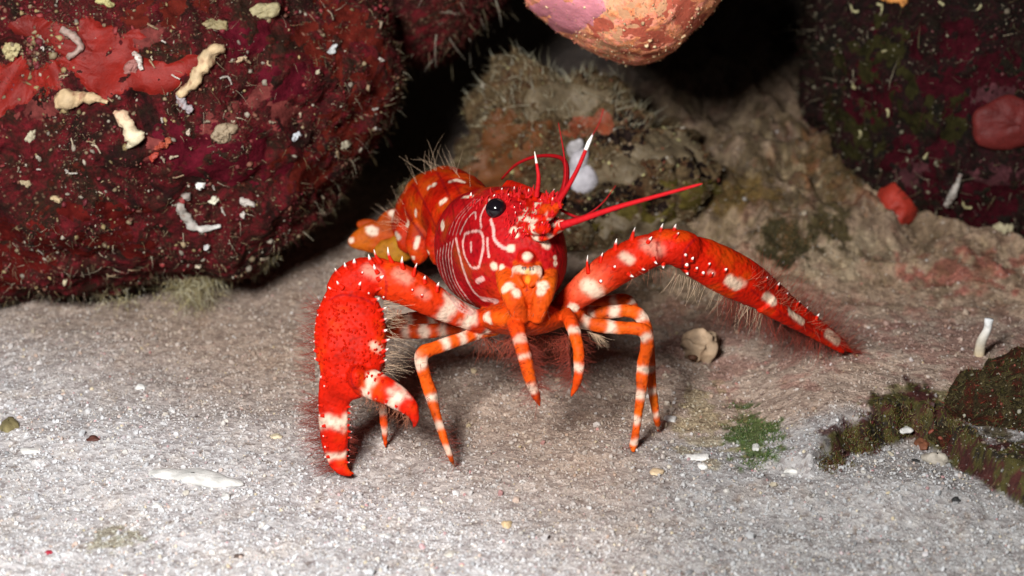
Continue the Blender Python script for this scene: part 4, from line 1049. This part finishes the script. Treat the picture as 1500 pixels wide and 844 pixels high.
crumbs('lime_crumbs', V4, N4, 900, s4, (.015, .06), [(.45, .4, .33), (.3, .2, .12), (.5, .45, .2), (.25, .06, .03)], md)
lump_on('white_sponge', S4, 852, 262, 25, 24, .26, (.50, .48, .52), M_LIME, md, .1, 'pale grey lobed sponge below its narrow neck', 4, .05, .2)
lump_on('white_sponge', S4, 848, 240, 15, 24, .22, (.48, .46, .49), M_LIME, md, -.2, None, 5, .1, .2)
lump_on('white_sponge', S4, 842, 222, 14, 24, .12, (.45, .43, .44), M_LIME, md, -.2, None, 5, .1, .3)
crust_on('orange_crust', V4, Q4, N4, [(852, 186, 30, 16, 0), (884, 182, 14, 22, 0)], .04, (.22, .05, .02), M_SPONGE, md, None, 5)
crust_on('orange_crust', V4, Q4, N4, [(745, 215, 50, 60, .3), (700, 280, 60, 40, .3)], .03, (.13, .045, .012), M_SPONGE, md, None, 6, .5)
crust_on('olive_crust', V4, Q4, N4, [(1030, 284, 60, 24, -.2), (930, 320, 60, 20, 0)], .04, (.11, .085, .02), M_FILM, md, None, 7, .8, 2.4)
crust_on('pale_crust', V4, Q4, N4, [(985, 215, 70, 26, .1), (905, 250, 50, 20, .1), (840, 150, 60, 24, .1), (920, 330, 70, 16, 0)], .05, (.16, .12, .07), M_LIME, md, None, 8, .9, 2.4)
crust_on('dark_crust', V4, Q4, N4, [(930, 200, 60, 40, .2), (900, 290, 60, 30, 0), (1040, 240, 40, 40, 0)], .02, (.02, .012, .010), M_FILM, md, None, 9, .9, 2.2)

# dark wall of rock at the right
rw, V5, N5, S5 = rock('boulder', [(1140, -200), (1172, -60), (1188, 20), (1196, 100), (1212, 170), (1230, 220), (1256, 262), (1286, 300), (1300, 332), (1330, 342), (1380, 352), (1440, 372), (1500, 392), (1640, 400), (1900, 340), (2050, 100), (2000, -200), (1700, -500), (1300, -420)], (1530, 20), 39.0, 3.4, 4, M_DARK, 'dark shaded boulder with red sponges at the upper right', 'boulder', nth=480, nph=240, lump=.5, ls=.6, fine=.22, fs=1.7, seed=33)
s5 = facing(V5, N5); Q5 = ROCKQ[-1]
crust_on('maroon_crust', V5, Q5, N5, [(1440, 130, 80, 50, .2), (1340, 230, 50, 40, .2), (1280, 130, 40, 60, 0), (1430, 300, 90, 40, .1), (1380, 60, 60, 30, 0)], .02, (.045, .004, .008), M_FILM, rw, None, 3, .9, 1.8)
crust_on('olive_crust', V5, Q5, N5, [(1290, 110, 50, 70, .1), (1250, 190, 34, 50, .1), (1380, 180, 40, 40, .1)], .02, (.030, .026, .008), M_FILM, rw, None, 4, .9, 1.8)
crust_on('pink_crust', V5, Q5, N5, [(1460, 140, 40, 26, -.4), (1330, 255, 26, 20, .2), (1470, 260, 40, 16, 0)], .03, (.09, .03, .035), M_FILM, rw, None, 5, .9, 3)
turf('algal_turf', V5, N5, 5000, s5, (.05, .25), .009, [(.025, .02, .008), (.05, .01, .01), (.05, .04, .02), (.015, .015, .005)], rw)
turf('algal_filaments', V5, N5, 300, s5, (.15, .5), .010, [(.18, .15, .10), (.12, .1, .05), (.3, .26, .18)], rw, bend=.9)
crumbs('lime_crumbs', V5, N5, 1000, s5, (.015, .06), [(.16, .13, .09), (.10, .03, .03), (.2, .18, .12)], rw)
lump_on('red_sponge', S5, 1318, 298, 31, 38, .6, (.36, .030, .016), M_SPONGE, rw, 0, 'small red sponge at the foot of the boulder', 3, .07, .35)
lump_on('red_sponge', S5, 1486, 180, 66, 38, .30, (.13, .014, .012), M_SPONGE, rw, -.15, 'broad dull red sponge at the right edge', 6, .1, .35)
lump_on('orange_sponge', S5, 1312, -6, 30, 9, .15, (.6, .25, .06), M_SPONGE, rw, 0)
lump_on('pink_crust', S5, 1304, 286, 12, 10, .1, (.2, .07, .07), M_LIME, rw, .4)
tube_on('lime_tube', S5, [(1408, 252), (1404, 268), (1396, 282), (1388, 296)], [3, 4, 5, 6], (.45, .42, .38), M_LIME, rw, .08, 'pale forked lime tube')
lump_on('white_growth', S5, 1470, 334, 13, 11, .14, (.5, .44, .28), M_LIME, rw, .2)
tube_on('lime_tube', S5, [(1442, 340), (1456, 336), (1470, 332)], [2, 3, 3], (.4, .36, .24), M_LIME, rw, .08)
for (x, y) in [(1258, 126), (1305, 158), (1264, 190), (1355, 232), (1260, 14), (1285, 8), (1380, 12), (1440, 8), (1420, 300), (1290, 75)]:
    a = rng.uniform(0, 6.3)
    tube_on('lime_tube', S5, [(x, y), (x + 7 * math.cos(a), y + 7 * math.sin(a)), (x + 10 * math.cos(a + .5), y + 12 * math.sin(a + .5))], [2.2, 2, 1], (.4, .38, .2), M_LIME, rw, .08)

# low algae-covered rock half buried at the lower right
lo_, V6, N6, S6 = rock('turf_rock', [(1384, 668), (1372, 640), (1398, 616), (1384, 588), (1408, 570), (1424, 548), (1452, 552), (1480, 528), (1560, 520), (1700, 560), (1760, 700), (1700, 820), (1600, 800), (1500, 748), (1450, 738), (1408, 708)], (1520, 655), 30.8, .8, 1.8, M_LEDGE, 'low rock with olive and maroon algae half buried at the lower right corner', nth=300, nph=150, lump=.28, ls=.9, fine=.16, fs=1.8, seed=51)
s6 = facing(V6, N6)
turf('algal_turf', V6, N6, 2200, s6, (.03, .16), .008, [(.09, .08, .02), (.13, .02, .01), (.06, .05, .02), (.15, .13, .05)], lo_)
crumbs('lime_crumbs', V6, N6, 400, s6, (.01, .05), [(.3, .25, .15), (.2, .05, .03), (.4, .38, .3)], lo_)
lump_on('maroon_crust', S6, 1470, 700, 40, 18, .08, (.12, .012, .010), M_SPONGE, lo_, -.5, None, 4, .25)

# turf growing from the ledge between the slab and the loose sand
def ground_turf(name, spots, n, L, cols, label, r=.007):
    P = []
    for (x, y, rx, ry, w_) in spots:
        m_ = int(n * w_)
        q = rng.normal(size=(m_, 2)) * .45
        P += [G(x + a * rx, y + b2 * ry) for a, b2 in q[:max(12, m_ // 18)]]
    P = np.array(P)
    P = P[rng.integers(0, len(P), n)] + rng.normal(size=(n, 3)) * [.06, .06, 0]
    P[:, 2] = ground_h(P[:, 0], P[:, 1])
    D = rng.normal(size=(n, 3)) * .6 + [0, -.1, 1]
    cols = np.array(cols)
    return strands(name, P, D, rng.uniform(L[0], L[1], n), r, cols[rng.integers(0, len(cols), n)] * rng.uniform(.6, 1.3, (n, 1)), M_FUZZ, None, label, .6, 3)
ground_turf('green_algae', [(1088, 630, 22, 40, .4), (1125, 640, 22, 26, .3), (1115, 672, 34, 20, .3)], 900, (.02, .08), [(.07, .12, .025), (.10, .16, .04), (.04, .09, .03), (.2, .2, .1)], 'short bright green algae on the sand in front of the right claw')
ground_turf('olive_algae', [(1222, 680, 24, 12, .2), (1265, 650, 40, 14, .25), (1330, 618, 60, 18, .3), (1400, 610, 40, 40, .25)], 2600, (.02, .09), [(.08, .08, .012), (.12, .10, .02), (.06, .02, .012), (.10, .015, .015), (.2, .17, .08)], 'olive and maroon algae along the edge of the pale slab')
ground_turf('brown_algae', [(1150, 350, 44, 34, .3), (1200, 250, 90, 50, .4), (1060, 290, 80, 24, .3)], 2000, (.03, .12), [(.09, .07, .025), (.12, .09, .04), (.05, .04, .01), (.2, .1, .04)], 'patchy brown algae on the rising slope at the right')

# ------------------------------------------------------------------ small things lying on the sand
def pebble(px, py, rx, ry, colr, label, name='pebble', cat='pebble', group='bits of shell and rubble on the sand', seed=1, rot=0., lift=.25):
    p = G(px, py); k = cmpx((p - CAM) @ FWD)
    th = np.linspace(0, 2 * math.pi, 24, endpoint=False); ph = np.linspace(.05, math.pi - .05, 14)
    a, b2, h = rx * k, ry * k * 1.6, ry * k * .8
    V = (np.sin(ph)[:, None, None] * (np.cos(th)[None, :, None] * np.array([a, 0, 0]) + np.sin(th)[None, :, None] * np.array([0, b2, 0])) + np.cos(ph)[:, None, None] * np.array([0, 0, h])).reshape(-1, 3)
    V *= (1 + .75 * fbm(V, .8 / max(a, .05), 3, seed, .6))[:, None]; V *= 1 + .25 * np.array([math.sin(seed * 2.1), math.sin(seed * 3.7), 0])
    cr, sr = math.cos(rot), math.sin(rot)
    V = V @ np.array([[cr, sr, 0], [-sr, cr, 0], [0, 0, 1]]) + p + [0, 0, h * (lift - .2)]
    i, j = np.meshgrid(np.arange(13), np.arange(24), indexing='ij'); j2 = (j + 1) % 24
    Q = np.stack([i * 24 + j, (i + 1) * 24 + j, (i + 1) * 24 + j2, i * 24 + j2], -1).reshape(-1, 4)
    o = mk(name, V, Q, None, M_LIME, None, p, np.ones((len(V), 3)) * colr * (.92 + .5 * fbm(V, 5, 3, seed)[:, None]))
    return tag(o, label, cat, group)
WHP = np.array([.8, .79, .76])
pebble(1021, 671, 13, 8, WHP, 'white rounded pebble beside the green algae patch', seed=1)
pebble(1029, 683, 8, 5, WHP * .95, 'smaller white pebble just in front of the rounded white one', seed=2)
pebble(1157, 691, 9, 6, WHP * .9, 'pale pebble in front of the green algae near the dark ledge', seed=3)
pebble(1325, 629, 9, 5, WHP, 'white shell chip lodged in the maroon algae of the ledge', seed=4)
pebble(330, 729, 9, 6, WHP, 'white pebble just right of the long chalky shell sliver', seed=5)
pebble(230, 741, 9, 5, WHP, 'white pebble below the long chalky shell sliver', seed=6)
pebble(45, 661, 12, 4, WHP, 'flat white shell chip at the left edge of the sand', seed=7)
pebble(207, 568, 11, 6, WHP * .92, 'pale flat pebble on the sand between boulder and sliver', seed=8)
pebble(14, 626, 13, 11, np.array([.25, .21, .10]), 'olive brown pebble at the left edge of the sand', seed=9)
pebble(136, 644, 10, 5, np.array([.10, .03, .02]), 'small dark reddish chip above the chalky sliver', seed=10)
pebble(72, 809, 7, 3.5, np.array([.35, .02, .04]), 'tiny crimson chip near the lower left corner', seed=11)
pebble(1352, 652, 11, 9, np.array([.22, .08, .04]), 'round brown pebble against the low algae covered rock', seed=12)
pebble(1372, 676, 16, 13, np.array([.42, .38, .32]), 'greyish knob of rubble at the foot of the low algae rock', seed=13)
pebble(1108, 656, 7, 5, WHP * .85, 'whitish chip lying within the green algae', seed=14)
pebble(405, 640, 9, 5, np.array([.7, .6, .42]), 'buff pebble left of the big claw tip', seed=15)
pebble(962, 692, 8, 5, np.array([.66, .5, .32]), 'buff pebble in front of the right hand walking legs', seed=16)
pebble(742, 770, 9, 6, np.array([.7, .52, .3]), 'amber grain pebble in the middle foreground', seed=17)
pebble(350, 815, 6, 4, np.array([.1, .07, .06]), 'tiny dark chip near the bottom left foreground', seed=18)
pebble(982, 614, 8, 5, WHP, 'white shell bead just right of the rear walking leg tip', seed=19)
pebble(1400, 733, 8, 5, np.array([.03, .03, .03]), 'black chip on the heaped grey sand at the right', seed=20)
pebble(1342, 676, 6, 4, np.array([.04, .04, .04]), 'small black chip where the grey sand meets the ledge', seed=21)
pebble(565, 786, 8, 4.5, WHP * .9, 'off white pebble in the central foreground', seed=22)
pebble(620, 745, 12, 4, WHP * .95, 'long white chip in front of the left walking leg', seed=23, rot=.2)
pebble(660, 812, 9, 5, np.array([.6, .56, .5]), 'grey pebble at the bottom centre of the picture', seed=24)
# chalky sliver
pebble(283, 699, 66, 10, WHP * .9, 'long chalky white shell sliver half sunk in the sand at left', 'shell_sliver', 'shell', None, seed=31, rot=-.28, lift=.1)
# worm-like cone shell
p0 = G(1010, 528); k = cmpx((p0 - CAM) @ FWD)
sh = thing('snail_shell', p0, 'buff knobbly coiled shell lying on the sand between leg and right claw', 'shell')
pts = np.array([[0, 0, .26], [.14, .12, .27], [.24, .25, .24], [.36, .38, .19], [.48, .52, .14], [.56, .62, .06]]) + p0
A = cat_rom(np.hstack([pts, np.array([[.20], [.31], [.27], [.20], [.19], [.06]])]), 60)
t_ = np.linspace(0, 1, 60)
A[:, 3] *= 1 + .10 * np.cos(t_ * 6.28 * 4.3); A[:, 2] -= .09
V, Q, T, t, ang = loft(A[:, :3], A[:, 3], A[:, 3], np.array([0, 0, 1.]), 28)
V += .13 * fbm(V, 4, 4, 5)[:, None] * np.array([1, -1, 1])
mk('whorls', V, Q, T, M_LIME, sh, None, np.array([.44, .31, .20]) * (1 + .9 * fbm(V, 4, 3, 9)[:, None]))
V, Q, T, t, ang = loft(np.array([p0 + [.03, -.19, .16], p0 + [.02, -.25, .13]]), [.09, .05], [.05, .03], np.array([0, 0, 1.]), 14)
mk('aperture', V, Q, T, M_LIME, sh, None, np.ones((len(V), 3)) * (.10, .04, .02))
# upright pale worm tube on the right
p0 = G(1434, 520); C_ = np.array([p0 + [0, 0, -.05], p0 + [.02, 0, .25], p0 + [.10, .02, .45], p0 + [.12, .03, .66]])
wt = thing('worm_tube', p0, 'upright pale white and buff worm tube standing on the slope at the right', 'worm tube')
V, Q, T, t, ang = loft(*(lambda A: (A[:, :3], A[:, 3], A[:, 3]))(cat_rom(np.hstack([C_, [[.09], [.085], [.07], [.075]]]), 30)), np.array([0, 1., 0]), 16)
V += .012 * fbm(V, 9, 3, 2)[:, None]
mk('tube', V, Q, T, M_LIME, wt, None, np.array([.55, .44, .26]) * (1 - t[:, None]) + np.array([.82, .84, .85]) * t[:, None])

# ------------------------------------------------------------------ bristles of the lobster
def bristles(name, spec, rad=.0030):
    Ps, Ds, Ls, Cs = [], [], [], []
    for (line, d, dirs, L, n_, colr, jit) in spec:
        line = np.array(line, float)
        for q in range(n_):
            t = rng.uniform(0, len(line) - 1.001); i = int(t); f = t - i
            x, y = line[i] * (1 - f) + line[i + 1] * f
            h, _ = BS.hit(x, y)
            dd = d[0] + (d[1] - d[0]) * t / (len(line) - 1)
            if h is None: h = W(x, y, dd)
            else: h = h + FWD * rng.uniform(0, .25)
            dv = dirs[0] * RIGHT - dirs[1] * UP + rng.normal(size=3) * jit
            Ps.append(h); Ds.append(dv); Ls.append(rng.uniform(.45, 1) * L * cmpx(30)); Cs.append(np.array(colr) * rng.uniform(.7, 1.2))
    o = strands(name, np.array(Ps), np.array(Ds), np.array(Ls), rad, np.clip(np.array(Cs), 0, 1), M_HAIR, lob, None, .22, 4, tip=.3)
    return o
RB = (.24, .035, .02); BR = (.42, .16, .09); PB = (.62, .45, .30)
bristles('bristles', [
    # right claw
    ([(985, 398), (1040, 420), (1090, 446), (1120, 460)], (30.3, 31.2), (-.35, 1), 44, 60, PB, .25),
    ([(1060, 432), (1110, 456), (1160, 482), (1240, 520)], (30.8, 32.8), (-.15, 1), 54, 330, RB, .4),
    ([(1110, 418), (1150, 442), (1200, 476), (1245, 510)], (31, 32.7), (.6, -1), 60, 270, RB, .35),
    ([(1090, 410), (1150, 452), (1240, 512)], (31, 32.7), (.4, -.4), 40, 160, BR, .6),
    ([(1180, 470), (1246, 512), (1250, 517)], (32, 32.8), (1, .25), 36, 170, RB, .5),
    ([(900, 400), (950, 392), (1000, 392)], (30, 30.1), (.1, 1), 30, 30, BR, .4),
    # left claw outer and inner edges, fingers
    ([(470, 440), (460, 500), (462, 560)], (29.4, 29.3), (-1, -.15), 38, 190, RB, .35),
    ([(466, 580), (470, 640), (490, 692)], (29.4, 29.6), (-1, .15), 44, 330, RB, .4),
    ([(562, 440), (566, 500), (556, 545)], (29.4, 29.3), (1, .2), 50, 70, PB, .3),
    ([(512, 590), (512, 680)], (29.3, 29.6), (1, .2), 16, 60, RB, .4),
    ([(530, 575), (600, 610)], (28.9, 28.7), (-.2, 1), 26, 80, BR, .5),
    ([(540, 555), (604, 600)], (28.9, 28.7), (.5, -.8), 20, 60, RB, .5),
    ([(560, 448), (620, 462), (690, 486)], (29.6, 30.2), (.0, 1), 34, 60, BR, .4),
    # abdomen
    ([(585, 320), (600, 285), (630, 252), (660, 250), (690, 275)], (34, 33), (-.45, -1), 60, 26, PB, .35),
    ([(575, 320), (600, 330), (610, 350)], (34, 33), (-1, -.4), 60, 16, PB, .3),
    # face
    ([(745, 300), (780, 320), (815, 330)], (29.6, 29), (.3, -.5), 14, 120, RB, .8),
    ([(700, 460), (760, 455), (820, 455)], (29.6, 29.6), (0, .6), 16, 120, BR, .8),
    # head crest
    ([(700, 290), (745, 282), (800, 288)], (30.6, 29.4), (-.1, -1), 16, 60, RB, .5),
    # under the body, between the hanging limbs
    ([(700, 488), (730, 500), (770, 490), (810, 492), (850, 492)], (30.6, 30.4), (0, 1), 50, 300, (.36, .07, .035), .6),
    ([(752, 470), (764, 510), (780, 560), (788, 585)], (29.2, 29.2), (-.6, .5), 40, 200, RB, .5),
    ([(772, 500), (786, 570)], (29.2, 29.2), (1, .5), 36, 180, RB, .5),
    ([(830, 490), (838, 560)], (29.4, 29.3), (-1, .6), 36, 180, RB, .5),
    ([(850, 490), (846, 570)], (29.4, 29.3), (.8, .6), 28, 100, RB, .5),
    ([(858, 485), (880, 492)], (30.1, 30), (.7, .8), 30, 50, PB, .4),
    # legs
    ([(612, 520), (640, 600), (668, 684)], (29.8, 29.7), (1, .3), 22, 120, RB, .6),
    ([(612, 520), (636, 600), (660, 684)], (29.8, 29.7), (-1, .3), 18, 90, RB, .6),
    ([(945, 500), (938, 600), (926, 660)], (30, 30.4), (-1, .3), 16, 90, RB, .6),
    ([(950, 520), (966, 632)], (30.6, 30.9), (1, .3), 14, 60, RB, .6),
    ([(914, 655), (928, 662), (940, 656)], (30.4, 30.5), (-.3, .2), 14, 60, RB, .8),
    ([(560, 600), (566, 655)], (30.4, 30.2), (1, .3), 14, 30, RB, .6),
])
